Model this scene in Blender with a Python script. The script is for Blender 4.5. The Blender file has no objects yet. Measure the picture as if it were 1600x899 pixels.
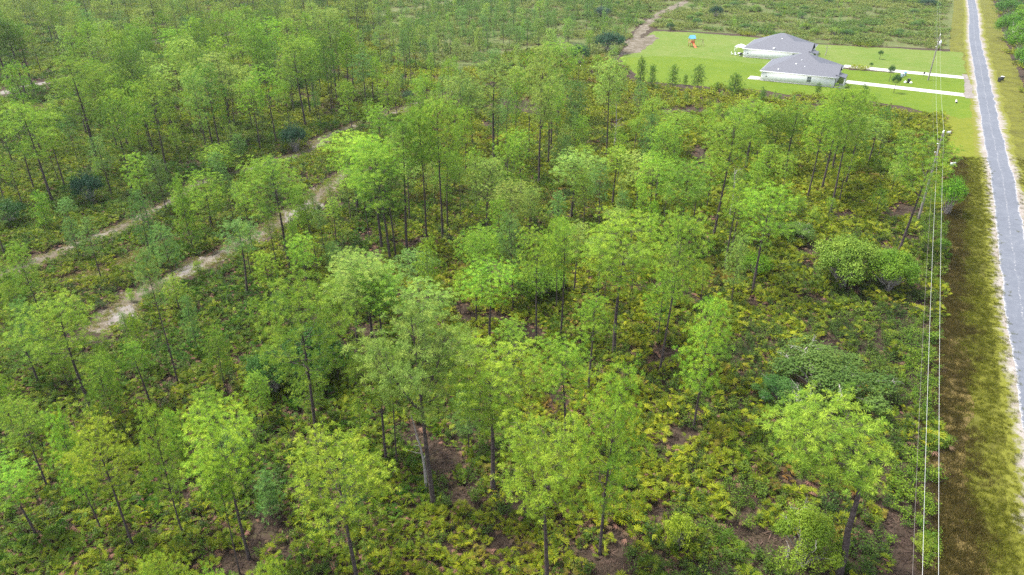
import bpy, math, random
import numpy as np

# ------------------------------------------------------------------ camera, sky, sun, exposure
sc = bpy.context.scene
COL = sc.collection
CAM_H, PITCH, FPX = 44.0, math.radians(28.3), 1121.0
cam = bpy.data.objects.new('camera', bpy.data.cameras.new('camera'))
COL.objects.link(cam)
cam.location = (0, 0, CAM_H)
cam.rotation_euler = (math.pi / 2 - PITCH, 0, 0)
cam.data.sensor_width = 36.0
cam.data.lens = FPX / 1600 * 36.0
cam.data.clip_end = 12000
cam.data.clip_start = 0.5
sc.camera = cam

SUN_AZ, SUN_EL = math.radians(-72), math.radians(64)      # ahead of the camera, to its left
world = bpy.data.worlds.new('World')
sc.world = world
world.use_nodes = True
wn, wl = world.node_tree.nodes, world.node_tree.links
sky = wn.new('ShaderNodeTexSky')
sky.sky_type = 'NISHITA'
sky.sun_disc = False
sky.sun_elevation = SUN_EL
sky.sun_rotation = SUN_AZ
sky.dust_density = 3.0
hs = wn.new('ShaderNodeHueSaturation')
hs.inputs['Saturation'].default_value = 0.45                # thin white cloud over the blue
wl.new(sky.outputs[0], hs.inputs['Color'])
wl.new(hs.outputs[0], wn['Background'].inputs['Color'])
wn['Background'].inputs['Strength'].default_value = 0.15

sun_d = bpy.data.lights.new('sun', 'SUN')
sun_d.energy = 3.0
sun_d.angle = math.radians(10)
sun_d.color = (1.0, 0.96, 0.88)
sun = bpy.data.objects.new('sun', sun_d)
COL.objects.link(sun)
from mathutils import Vector
to_sun = Vector((math.sin(SUN_AZ) * math.cos(SUN_EL), math.cos(SUN_AZ) * math.cos(SUN_EL), math.sin(SUN_EL)))
sun.rotation_euler = to_sun.to_track_quat('Z', 'Y').to_euler()
sun.location = (0, 0, 200)

sc.view_settings.view_transform = 'Standard'
sc.view_settings.look = 'None'
sc.view_settings.exposure = 1.5
sc.view_settings.gamma = 1.0
sc.view_settings.use_curve_mapping = False
sc.cycles.max_bounces = 8
sc.cycles.transparent_max_bounces = 8
sc.cycles.volume_bounces = 0
sc.cycles.use_denoising = False
sc.cycles.sample_clamp_indirect = 4.0

# ------------------------------------------------------------------ survey helpers
CP, SP = math.cos(PITCH), math.sin(PITCH)
def G(x, y, z=0.0):                     # photo survey point -> place on the ground (or at height z)
    v = (x - 800) / FPX; w = (y - 449.5) / FPX
    t = (CAM_H - z) / (SP + w * CP)
    return v * t, (CP - w * SP) * t
def P(X, Y, Z=0.0):
    zc = Y * CP + (CAM_H - Z) * SP; yc = -Y * SP + (CAM_H - Z) * CP
    return 800 + FPX * X / zc, 449.5 + FPX * yc / zc
def height_at(Y, ty):                   # height of something at distance Y whose top shows at row ty
    return CAM_H - Y * math.tan(PITCH + math.atan((ty - 449.5) / FPX))
def depth(Y, Z): return Y * CP + (CAM_H - Z) * SP
RA = math.radians(28.0)                 # heading of the road
E1 = np.array([math.sin(RA), math.cos(RA)])       # along the road, away
E2 = np.array([math.cos(RA), -math.sin(RA)])      # across the road, to its right

def in_poly(px, py, poly):
    px = np.asarray(px, float); py = np.asarray(py, float)
    r = np.zeros(px.shape, bool); n = len(poly)
    for i in range(n):
        x1, y1 = poly[i]; x2, y2 = poly[(i + 1) % n]
        if y1 == y2: continue
        c = ((y1 > py) != (y2 > py)) & (px < (x2 - x1) * (py - y1) / (y2 - y1) + x1)
        r ^= c
    return r
def dist_path(px, py, path):
    px = np.asarray(px, float); py = np.asarray(py, float)
    best = np.full(px.shape, 1e9)
    for (ax, ay), (bx, by) in zip(path[:-1], path[1:]):
        dx, dy = bx - ax, by - ay
        t = np.clip(((px - ax) * dx + (py - ay) * dy) / (dx * dx + dy * dy), 0, 1)
        best = np.minimum(best, np.hypot(px - ax - t * dx, py - ay - t * dy))
    return best
def vnoise(x, y, s, seed=0):            # smooth value noise 0..1
    r = np.random.RandomState(seed + 17); tab = r.rand(64, 64)
    x = np.asarray(x, float) / s + 1000.37; y = np.asarray(y, float) / s + 1000.71
    xi = np.floor(x).astype(int); yi = np.floor(y).astype(int)
    fx = x - xi; fy = y - yi; fx = fx * fx * (3 - 2 * fx); fy = fy * fy * (3 - 2 * fy)
    g = lambda a, b: tab[a % 64, b % 64]
    return (g(xi, yi) * (1 - fx) + g(xi + 1, yi) * fx) * (1 - fy) + (g(xi, yi + 1) * (1 - fx) + g(xi + 1, yi + 1) * fx) * fy
def smooth_path(pts, step=1.0):
    pts = np.array(pts, float); out = []
    P_ = np.vstack([2 * pts[0] - pts[1], pts, 2 * pts[-1] - pts[-2]])
    for i in range(1, len(P_) - 2):
        p0, p1, p2, p3 = P_[i - 1:i + 3]
        n = max(2, int(np.linalg.norm(p2 - p1) / step))
        for t in np.linspace(0, 1, n, endpoint=False):
            out.append(.5 * (2 * p1 + (p2 - p0) * t + (2 * p0 - 5 * p1 + 4 * p2 - p3) * t * t + (3 * p1 - p0 - 3 * p2 + p3) * t ** 3))
    out.append(pts[-1]); return np.array(out)

# ------------------------------------------------------------------ mesh helpers
class MB:
    def __init__(s): s.V = []; s.F = []; s.n = 0
    def add(s, V, F, mat=0, tint=.5):
        V = np.asarray(V, float).reshape(-1, 3); F = np.asarray(F, int)
        t = np.broadcast_to(np.asarray(tint, float), (len(F),))
        s.V.append(V); s.F.append((F + s.n, np.full(len(F), mat), t)); s.n += len(V)
    def merge(s, o, loc=(0, 0, 0), scale=1, rz=0):
        c, sn = math.cos(rz), math.sin(rz); R = np.array([[c, -sn, 0], [sn, c, 0], [0, 0, 1]])
        for V in [np.vstack(o.V)] if o.V else []: s.V.append(V @ R.T * scale + np.array(loc))
        for F, m, t in o.F: s.F.append((F + s.n, m, t))
        s.n += o.n
    def mesh(s, name, mats, smooth=False):
        me = bpy.data.meshes.new(name)
        V = np.vstack(s.V); me.vertices.add(len(V)); me.vertices.foreach_set('co', V.astype(np.float32).ravel())
        li, st, mi, ti = [], [], [], []; k = 0
        for F, m, t in s.F:
            w = F.shape[1]; li.append(F.ravel()); st.append(k + np.arange(len(F)) * w); k += F.size; mi.append(m); ti.append(t)
        li = np.concatenate(li); st = np.concatenate(st)
        me.loops.add(len(li)); me.loops.foreach_set('vertex_index', li.astype(np.int32))
        me.polygons.add(len(st)); me.polygons.foreach_set('loop_start', st.astype(np.int32))
        me.polygons.foreach_set('material_index', np.concatenate(mi).astype(np.int32))
        a = me.attributes.new('tint', 'FLOAT', 'FACE'); a.data.foreach_set('value', np.concatenate(ti).astype(np.float32))
        for m in mats: me.materials.append(m)
        me.update(calc_edges=True)
        if smooth: me.polygons.foreach_set('use_smooth', np.ones(len(st), bool))
        return me
    def box(s, lo, hi, mat=0, tint=.5):
        x0, y0, z0 = lo; x1, y1, z1 = hi
        V = [(x0, y0, z0), (x1, y0, z0), (x1, y1, z0), (x0, y1, z0), (x0, y0, z1), (x1, y0, z1), (x1, y1, z1), (x0, y1, z1)]
        s.add(V, [(0, 3, 2, 1), (4, 5, 6, 7), (0, 1, 5, 4), (1, 2, 6, 5), (2, 3, 7, 6), (3, 0, 4, 7)], mat, tint)
    def tube(s, path, rad, sides=5, mat=0, tint=.5, cap=False):
        path = np.asarray(path, float); n = len(path); rad = np.broadcast_to(rad, (n,))
        d = np.gradient(path, axis=0); d /= np.linalg.norm(d, axis=1)[:, None] + 1e-9
        ref = np.array([1, 0, 0]) if abs(d.mean(0)[0]) < .7 else np.array([0, 1, 0])
        u = np.cross(d, ref); u /= np.linalg.norm(u, axis=1)[:, None]; v = np.cross(d, u)
        a = np.arange(sides) * 2 * math.pi / sides
        V = path[:, None] + rad[:, None, None] * (np.cos(a)[None, :, None] * u[:, None] + np.sin(a)[None, :, None] * v[:, None])
        i, j = np.meshgrid(np.arange(n - 1), np.arange(sides), indexing='ij'); i = i.ravel(); j = j.ravel(); j2 = (j + 1) % sides
        s.add(V.reshape(-1, 3), np.stack([i * sides + j, i * sides + j2, (i + 1) * sides + j2, (i + 1) * sides + j], 1), mat, tint)
        if cap:
            s.add(V[-1], [list(range(sides))], mat, tint); s.add(V[0], [list(range(sides))[::-1]], mat, tint)

def obj(name, me, parent=None, loc=None, rz=0.0, scale=None):
    o = bpy.data.objects.new(name, me); COL.objects.link(o)
    if parent: o.parent = parent
    if loc is not None: o.location = loc
    if rz: o.rotation_euler = (0, 0, rz)
    if scale is not None: o.scale = scale
    return o
def tag(o, label, cat, group=None):
    o['label'] = label; o['category'] = cat
    if group: o['group'] = group
    return o
def thing(name, label, cat, loc=(0, 0, 0), rz=0.0, group=None, scale=None):
    o = obj(name, None, None, loc, rz, scale); o.empty_display_size = .3
    return tag(o, label, cat, group)
def struct(o, kind='structure'): o['kind'] = kind; return o

# ------------------------------------------------------------------ materials
def nodes(name):
    m = bpy.data.materials.new(name); m.use_nodes = True
    return m, m.node_tree.nodes, m.node_tree.links, m.node_tree.nodes['Principled BSDF']
def plain(name, col, rough=.7, noise=0.0, scale=3.0, metal=0.0, spec=.4, bump=0.0):
    m, n, l, b = nodes(name)
    b.inputs['Roughness'].default_value = rough; b.inputs['Metallic'].default_value = metal
    b.inputs['Specular IOR Level'].default_value = spec
    if noise or bump:
        tc = n.new('ShaderNodeTexCoord'); t = n.new('ShaderNodeTexNoise'); t.inputs['Scale'].default_value = scale
        t.inputs['Detail'].default_value = 6; l.new(tc.outputs['Object'], t.inputs['Vector'])
        r = n.new('ShaderNodeValToRGB')
        r.color_ramp.elements[0].color = tuple(c * (1 - noise) for c in col) + (1,)
        r.color_ramp.elements[1].color = tuple(min(1, c * (1 + noise)) for c in col) + (1,)
        r.color_ramp.elements[0].position = .3; r.color_ramp.elements[1].position = .7
        l.new(t.outputs[0], r.inputs[0]); l.new(r.outputs[0], b.inputs['Base Color'])
        if bump:
            bp = n.new('ShaderNodeBump'); bp.inputs['Strength'].default_value = bump; bp.inputs['Distance'].default_value = .05
            l.new(t.outputs[0], bp.inputs['Height']); l.new(bp.outputs[0], b.inputs['Normal'])
    else: b.inputs['Base Color'].default_value = tuple(col) + (1,)
    return m
def ground_mat(name, stops, scales=(.08, .9, 7.0), bump=.5, rough=.95, detail=8, uvflecks=None, uvpts=((0, .72), (.1, .45), (.22, .1), (.4, .12), (.5, .58), (.6, .14), (.78, .08), (.9, .45), (1, .72)), uvscale=3.4):
    """earth, sand or turf: three octaves of noise through one ramp of the surface's own colours"""
    m, n, l, b = nodes(name)
    b.inputs['Roughness'].default_value = rough; b.inputs['Specular IOR Level'].default_value = .15
    g = n.new('ShaderNodeNewGeometry'); outs = []
    for k, s in enumerate(scales):
        t = n.new('ShaderNodeTexNoise'); t.inputs['Scale'].default_value = s; t.inputs['Detail'].default_value = detail
        t.inputs['Roughness'].default_value = .62
        l.new(g.outputs['Position'], t.inputs['Vector']); outs.append(t.outputs[0])
    a = n.new('ShaderNodeMath'); a.operation = 'MULTIPLY_ADD'; a.inputs[1].default_value = .75; l.new(outs[0], a.inputs[0])
    c = n.new('ShaderNodeMath'); c.operation = 'MULTIPLY_ADD'; c.inputs[1].default_value = .8; l.new(outs[1], c.inputs[0])
    d = n.new('ShaderNodeMath'); d.operation = 'MULTIPLY'; d.inputs[1].default_value = .75; l.new(outs[2], d.inputs[0])
    l.new(d.outputs[0], c.inputs[2]); l.new(c.outputs[0], a.inputs[2])
    r = n.new('ShaderNodeValToRGB'); e = r.color_ramp.elements
    mr = n.new('ShaderNodeMapRange'); mr.inputs[1].default_value = .72; mr.inputs[2].default_value = 1.58
    l.new(a.outputs[0], mr.inputs[0]); l.new(mr.outputs[0], r.inputs[0])
    while len(e) < len(stops): e.new(.5)
    for el, (p, col) in zip(e, stops): el.position = p; el.color = tuple(col) + (1,)
    out = r.outputs[0]
    if uvflecks:                          # loose sand lying on the asphalt: along the middle and the edges
        uv = n.new('ShaderNodeUVMap'); sx = n.new('ShaderNodeSeparateXYZ'); l.new(uv.outputs[0], sx.inputs[0])
        cu = n.new('ShaderNodeFloatCurve'); l.new(sx.outputs[0], cu.inputs[1])
        cv = cu.mapping.curves[0]
        cv.points[0].location = uvpts[0]; cv.points[1].location = uvpts[-1]
        for q in uvpts[1:-1]: cv.points.new(*q)
        cu.mapping.update()
        t = n.new('ShaderNodeTexNoise'); t.inputs['Scale'].default_value = uvscale; t.inputs['Detail'].default_value = 6; t.inputs['Roughness'].default_value = .7
        l.new(g.outputs['Position'], t.inputs['Vector'])
        ad = n.new('ShaderNodeMath'); ad.operation = 'ADD'; l.new(cu.outputs[0], ad.inputs[0]); l.new(t.outputs[0], ad.inputs[1])
        m2 = n.new('ShaderNodeMapRange'); m2.inputs[1].default_value = 1.08; m2.inputs[2].default_value = 1.32; l.new(ad.outputs[0], m2.inputs[0])
        mx = n.new('ShaderNodeMix'); mx.data_type = 'RGBA'; l.new(m2.outputs[0], mx.inputs['Factor'])
        l.new(out, mx.inputs['A']); mx.inputs['B'].default_value = tuple(uvflecks) + (1,); out = mx.outputs['Result']
    l.new(out, b.inputs['Base Color'])
    if bump:
        bp = n.new('ShaderNodeBump'); bp.inputs['Strength'].default_value = bump; bp.inputs['Distance'].default_value = .12
        l.new(c.outputs[0], bp.inputs['Height']); l.new(bp.outputs[0], b.inputs['Normal'])
    return m
def leaf_mat(name, source, hue=.05, lo=.72, hi=1.3, trans=.38, rough=.65, fixed=None, spec=.1):
    """foliage: the plant's own colour (object or instance), varied leaf by leaf, light passing through"""
    m, n, l, b = nodes(name)
    if source == 'OBJECT':
        s = n.new('ShaderNodeObjectInfo'); colour = s.outputs['Color']
    elif source == 'INSTANCER':
        s = n.new('ShaderNodeAttribute'); s.attribute_type = 'INSTANCER'; s.attribute_name = 'icol'; colour = s.outputs['Color']
    else:
        s = n.new('ShaderNodeRGB'); s.outputs[0].default_value = tuple(fixed) + (1,); colour = s.outputs[0]
    t = n.new('ShaderNodeAttribute'); t.attribute_name = 'tint'
    h = n.new('ShaderNodeHueSaturation'); l.new(colour, h.inputs['Color'])
    a = n.new('ShaderNodeMapRange'); a.inputs[3].default_value = .5 + hue * .5; a.inputs[4].default_value = .5 - hue * .5
    l.new(t.outputs['Fac'], a.inputs[0]); l.new(a.outputs[0], h.inputs['Hue'])
    v = n.new('ShaderNodeMapRange'); v.inputs[3].default_value = lo; v.inputs[4].default_value = hi
    l.new(t.outputs['Fac'], v.inputs[0]); l.new(v.outputs[0], h.inputs['Value'])
    l.new(h.outputs[0], b.inputs['Base Color'])
    b.inputs['Roughness'].default_value = rough; b.inputs['Specular IOR Level'].default_value = spec
    tr = n.new('ShaderNodeBsdfTranslucent'); l.new(h.outputs[0], tr.inputs['Color'])
    mx = n.new('ShaderNodeMixShader'); mx.inputs[0].default_value = trans
    l.new(b.outputs[0], mx.inputs[1]); l.new(tr.outputs[0], mx.inputs[2]); l.new(mx.outputs[0], n['Material Output'].inputs[0])
    return m

M = {}
M['bark'] = plain('pine_bark', (.075, .059, .057), .9, .55, 5.0, bump=.6, spec=.1)
M['bark_pale'] = plain('oak_bark', (.30, .27, .25), .9, .4, 6.0, bump=.4, spec=.1)
M['twig'] = plain('pale_twig', (.27, .25, .23), .9, .2, 6.0, spec=.1)
M['deadwood'] = plain('dead_wood', (.30, .27, .26), .9, .4, 5.0, spec=.1)
M['needle'] = leaf_mat('pine_needles', 'OBJECT', hue=.05, lo=.68, hi=1.35, trans=.34)
M['needle_far'] = leaf_mat('far_pine_needles', 'INSTANCER', hue=.05, lo=.68, hi=1.35, trans=.34)
M['leaf'] = leaf_mat('broad_leaves', 'OBJECT', hue=.04, lo=.65, hi=1.35, trans=.36, rough=.55, spec=.14)
M['fan'] = leaf_mat('palmetto_fans', 'INSTANCER', hue=.05, lo=.66, hi=1.34, trans=.34, rough=.55, spec=.16)
M['fan_dead'] = leaf_mat('dry_fans', 'FIXED', hue=.05, lo=.5, hi=1.3, trans=.15, fixed=(.17, .105, .065))
M['grass'] = leaf_mat('grass_blades', 'INSTANCER', hue=.04, lo=.7, hi=1.3, trans=.3)
M['floor'] = ground_mat('forest_floor', [(0, (0.012, 0.009, 0.007)), (.32, (0.030, 0.021, 0.015)), (.55, (0.048, 0.033, 0.024)), (.72, (0.041, 0.038, 0.016)), (1, (0.086, 0.068, 0.053))])
M['scrub'] = ground_mat('scrub_ground', [(0, (0.027, 0.036, 0.011)), (.35, (0.053, 0.074, 0.018)), (.6, (0.085, 0.099, 0.031)), (.8, (0.116, 0.109, 0.063)), (1, (0.160, 0.156, 0.107))], scales=(.05, .5, 4.0))
M['sand'] = ground_mat('pale_sand', [(0, (0.078, 0.063, 0.055)), (.35, (0.133, 0.115, 0.103)), (.65, (0.181, 0.166, 0.157)), (1, (0.217, 0.208, 0.202))], scales=(.15, .8, 6.0), bump=.4)
M['trail'] = ground_mat('trail_sand', [(0, (.03, .028, .012)), (.3, (.065, .055, .032)), (.52, (.105, .088, .065)), (.75, (.19, .17, .145)), (1, (.32, .305, .28))], scales=(.16, .6, 5.0), bump=.4)
M['shoulder'] = ground_mat('sandy_shoulder', [(0, (0.105, 0.086, 0.072)), (.35, (0.177, 0.154, 0.138)), (.65, (0.242, 0.223, 0.210)), (1, (0.295, 0.282, 0.275))], scales=(.15, .8, 6.0), bump=.4, uvflecks=(.115, .12, .016), uvpts=((0, 1), (.1, .8), (.2, .62), (.32, .36), (.5, .1), (.68, .36), (.8, .62), (.9, .8), (1, 1)), uvscale=1.0)
M['asphalt'] = ground_mat('worn_asphalt', [(0, (0.075, 0.082, 0.099)), (.5, (0.099, 0.109, 0.134)), (1, (0.149, 0.158, 0.178))], scales=(.12, 1.2, 12.0), bump=.15, rough=.75, uvflecks=(.40, .39, .39))
M['lawn'] = ground_mat('green_lawn', [(0, (0.043, 0.076, 0.004)), (.4, (0.069, 0.115, 0.005)), (.7, (0.089, 0.129, 0.007)), (1, (0.112, 0.132, 0.013))], scales=(.09, .5, 6.0), bump=.3)
M['lawn_dry'] = ground_mat('dry_lawn', [(0, (0.051, 0.101, 0.009)), (.35, (0.076, 0.122, 0.014)), (.65, (0.100, 0.133, 0.025)), (1, (0.127, 0.137, 0.054))], scales=(.07, .35, 5.0), bump=.3)
M['mown'] = ground_mat('mown_strip', [(0, (.06, .075, .006)), (.4, (.095, .115, .008)), (.7, (.125, .135, .012)), (1, (.15, .135, .03))], scales=(.12, .8, 8.0), bump=.4)
M['verge'] = ground_mat('verge_turf', [(0, (0.030, 0.027, 0.008)), (.35, (0.064, 0.064, 0.010)), (.6, (0.098, 0.104, 0.012)), (.8, (0.128, 0.119, 0.017)), (1, (0.162, 0.132, 0.043))], scales=(.2, 1.1, 10.0), bump=.6)
M['ditch'] = ground_mat('ditch_sedge', [(0, (0.040, 0.029, 0.018)), (.4, (0.099, 0.073, 0.029)), (.7, (0.158, 0.122, 0.037)), (1, (0.234, 0.181, 0.088))], scales=(.2, .9, 9.0), bump=.7)
M['concrete'] = plain('pale_concrete', (.37, .36, .345), .85, .2, 2.0)
M['wall'] = plain('white_siding', (.74, .75, .78), .6, .03, 1.0)
M['trim'] = plain('white_trim', (.66, .67, .69), .5)
M['roof'] = plain('grey_shingle', (.066, .07, .09), .6, .2, 4.0, spec=.6)
M['glass'] = plain('window_glass', (.10, .13, .14), .1, spec=.8)
M['dark'] = plain('dark_plastic', (.02, .022, .028), .45)
M['white'] = plain('white_plastic', (.80, .81, .83), .45)
M['greyblue'] = plain('grey_blue_plastic', (.33, .40, .48), .5)
M['red'] = plain('red_orange_plastic', (.62, .14, .06), .45)
M['blue'] = plain('blue_canvas', (.10, .32, .72), .6)
M['timber'] = plain('weathered_timber', (.24, .17, .11), .85, .3, 6)
M['pole'] = plain('grey_pole_wood', (.20, .18, .165), .85, .3, 4)
M['metal'] = plain('galvanised_metal', (.62, .64, .67), .35, metal=.6)
M['wire'] = plain('bright_wire', (.42, .43, .42), .5)
M['door'] = plain('garage_door', (.70, .71, .73), .5)

# ------------------------------------------------------------------ the setting
def sheet(name, poly, z, mat, rag=0.0, step=1.0, seed=0):
    """a flat sheet with a ragged, irregular edge"""
    pts = np.array(list(poly) + [poly[0]], float); out = []
    for a, b in zip(pts[:-1], pts[1:]):
        n = max(1, int(np.linalg.norm(b - a) / step))
        for t in np.linspace(0, 1, n, endpoint=False): out.append(a + (b - a) * t)
    out = np.array(out)
    if rag:
        cx = out.mean(0); d = np.roll(out, -1, 0) - np.roll(out, 1, 0); nn = np.stack([d[:, 1], -d[:, 0]], 1); nn /= np.linalg.norm(nn, axis=1)[:, None] + 1e-9
        w = (vnoise(out[:, 0], out[:, 1], 3.1, seed) - .5) * 1.3 + (vnoise(out[:, 0], out[:, 1], .9, seed + 5) - .5) * .7
        out = out + nn * (w * rag)[:, None]
    me = bpy.data.meshes.new(name)
    from mathutils.geometry import tessellate_polygon
    v3 = [Vector((x, y, 0)) for x, y in out]
    tris = tessellate_polygon([v3])
    me.from_pydata([(x, y, z) for x, y in out], [], [tuple(t) for t in tris])
    me.update()
    if me.polygons and sum(p.normal.z * p.area for p in me.polygons) < 0: me.flip_normals()
    me.materials.append(mat)
    return struct(obj(name, me))
def ribbon(name, path, halfw, z, mat, rag=.3, step=.5, seed=0, off=(0, 0)):
    """a strip along a path, ragged edges, u across and v along; off = left and right edge as distance to the right of the path"""
    c = smooth_path(path, step); d = np.gradient(c, axis=0); d /= np.linalg.norm(d, axis=1)[:, None]
    nrm = np.stack([d[:, 1], -d[:, 0]], 1)
    lo, hi = (-halfw, halfw) if halfw else off
    k = 6; V = []; s = np.concatenate([[0], np.cumsum(np.linalg.norm(np.diff(c, axis=0), axis=1))])
    wl_ = (vnoise(s, s * 0 + 3, 4.0, seed) - .5) * 1.4 + (vnoise(s, s * 0, .9, seed + 1) - .5) * .8
    wr_ = (vnoise(s, s * 0 + 9, 4.0, seed + 2) - .5) * 1.4 + (vnoise(s, s * 0, .9, seed + 3) - .5) * .8
    us = np.linspace(0, 1, k + 1)
    L = lo + wl_ * rag; R = hi + wr_ * rag
    for u in us: V.append(c + nrm * (L + (R - L) * u)[:, None])
    V = np.stack(V, 1); n = len(c)
    i, j = np.meshgrid(np.arange(n - 1), np.arange(k), indexing='ij'); i = i.ravel(); j = j.ravel()
    F = np.stack([i * (k + 1) + j, i * (k + 1) + j + 1, (i + 1) * (k + 1) + j + 1, (i + 1) * (k + 1) + j], 1)
    me = bpy.data.meshes.new(name); V3 = np.concatenate([V.reshape(-1, 2), np.full((n * (k + 1), 1), z)], 1)
    me.from_pydata(V3.tolist(), [], F.tolist()); me.update()
    if me.polygons[0].normal.z < 0: me.flip_normals()
    uv = me.uv_layers.new(name='UVMap'); vi = np.empty(len(me.loops), np.int32); me.loops.foreach_get('vertex_index', vi)
    uvs = np.stack([us[vi % (k + 1)], s[vi // (k + 1)] / 5.0], 1); uv.data.foreach_set('uv', uvs.astype(np.float32).ravel())
    me.materials.append(mat)
    return struct(obj(name, me))

me = bpy.data.meshes.new('ground'); S = 6000
me.from_pydata([(-S, -S, 0), (S, -S, 0), (S, S, 0), (-S, S, 0)], [], [(0, 1, 2, 3)]); me.materials.append(M['floor'])
struct(obj('ground', me))

def gp(*pts): return [G(x, y) for x, y in pts]
# far open scrub, sandy rides and clearings
FIELD_A = gp((600, -40), (1010, -40), (1020, 20), (985, 50), (965, 90), (900, 95), (840, 75), (760, 100), (700, 110), (620, 90), (590, 40))
FIELD_B = gp((1010, -60), (1490, -60), (1500, 40), (1506, 78), (1400, 74), (1280, 68), (1160, 54), (1030, 46), (1000, 20))
sheet('scrub_field', FIELD_A, .012, M['scrub'], 2.0, 2.0, 3)
sheet('scrub_field', FIELD_B, .012, M['scrub'], 1.0, 2.0, 4)

ROAD = [G(1592, 450), G(1575, 337), G(1564, 270), G(1549, 200), G(1540, 150), G(1531, 100), G(1523, 60)]
rd = np.array(ROAD); d0 = rd[0] - E1 * 140; d1 = rd[-1] + E1 * 330
d_near = rd[0] - E1 * 45
ROADP = [tuple(d0), tuple(d_near)] + ROAD + [tuple(rd[-1] + E1 * 115 + E2 * 2), tuple(d1 + E2 * 2)]
ribbon('verge', ROADP, 0, .016, M['verge'], .35, .5, 21, off=(-7.9, -2.0))
ribbon('ditch', [tuple(d0), tuple(d_near)] + ROAD[:3], 0, .024, M['ditch'], 1.5, .4, 31, off=(-9.3, -6.4))
ribbon('verge', ROADP, 0, .016, M['verge'], .6, .5, 41, off=(2.0, 9.5))
ribbon('road_shoulder', ROADP, 3.7, .034, M['shoulder'], .7, .25, 51)
ribbon('road', ROADP, 1.85, .044, M['asphalt'], .28, .3, 61)

T1 = gp((-60, 455), (20, 424), (125, 382), (212, 345), (262, 318), (320, 285), (400, 262), (480, 238), (515, 212), (600, 182), (690, 150))
T2 = gp((150, 520), (190, 492), (212, 465), (285, 427), (370, 383), (440, 347), (485, 318), (515, 292), (560, 262))
T3 = gp((105, 440), (160, 425), (215, 398), (290, 372))
T4 = gp((-40, 160), (0, 146), (40, 136), (90, 127), (150, 118), (200, 108))
T5 = gp((995, 82), (985, 68), (1000, 52), (1010, 40), (1028, 24), (1060, 8), (1120, -25))
T6 = gp((590, 22), (640, 14), (700, 4), (760, -12))
ribbon('path', T1, 1.9, .016, M['trail'], 1.2, .6, 71)
ribbon('path', T2, 2.5, .02, M['trail'], 2.0, .6, 73)
ribbon('path', T3, 1.4, .024, M['trail'], 1.6, .6, 75)
ribbon('path', T4, 1.7, .02, M['sand'], .8, .8, 77)
ribbon('path', T5, 2.0, .024, M['trail'], 1.4, 1.0, 79)
ribbon('path', T6, 2.6, .024, M['scrub'], 1.6, 1.0, 80)
for poly, sd in ((gp((165, 480), (205, 478), (222, 492), (210, 508), (180, 510), (165, 498)), 81), (gp((145, 420), (180, 408), (188, 420), (160, 434)), 82), (gp((455, 322), (500, 315), (512, 332), (470, 348), (440, 350)), 83), (gp((268, 420), (300, 408), (318, 418), (285, 436)), 84), (gp((965, 88), (985, 66), (1020, 54), (1030, 60), (1000, 82)), 85)):
    sheet('sand_patch', poly, .03, M['trail' if sd == 85 else 'sand'], .9, .4, sd)

LAWN_DRY = gp((968, 92), (985, 74), (1022, 49), (1080, 51), (1160, 57), (1280, 70), (1400, 76), (1505, 82), (1512, 121), (1330, 104), (1290, 116), (1180, 104), (1100, 95), (1040, 92))
LAWN = gp((968, 90), (1040, 88), (1100, 91), (1180, 100), (1310, 108), (1512, 121), (1521, 165), (1525, 184), (1500, 187), (1470, 180), (1400, 165), (1375, 161), (1330, 151), (1230, 148), (1170, 139), (1110, 137), (1060, 131), (1000, 126), (980, 106))
sheet('lawn', LAWN_DRY, .02, M['lawn_dry'], 1.2, .6, 91)
sheet('lawn', gp((1470, 176), (1524, 178), (1527, 200), (1531, 262), (1476, 260), (1478, 226)), .022, M['mown'], .9, .5, 96)
sheet('lawn', LAWN, .026, M['lawn'], 1.6, .6, 92)
def strip(a, b, w): a = np.array(a); b = np.array(b); n = np.array([(b - a)[1], -(b - a)[0]]); n = n / np.linalg.norm(n) * w; return [tuple(a - n), tuple(b - n), tuple(b + n), tuple(a + n)]
D1 = strip(G(1318, 103.5), G(1509, 122), 2.1); D2 = strip(G(1322, 128), G(1516, 150), 2.0)
sheet('driveway', D1, .05, M['concrete'], .08, 1.0, 93)
sheet('driveway', D2, .05, M['concrete'], .08, 1.0, 94)
sheet('driveway_apron', gp((1502, 116), (1512, 117), (1519, 135), (1521, 154), (1508, 154), (1506, 128)), .056, M['sand'], .5, .5, 95)
BARE = [G(815, 530) + (3.4,), G(400, 845) + (3.6,), G(690, 722) + (2.8,), G(715, 775) + (2.2,), G(655, 690) + (2.0,), G(935, 878) + (2.6,), G(1050, 692) + (2.6,), G(1385, 640) + (1.8,), G(425, 800) + (2.0,), G(960, 840) + (1.6,), G(820, 790) + (1.6,), G(1420, 430) + (2.2,), G(205, 530) + (2.2,), G(770, 420) + (1.8,)]

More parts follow.
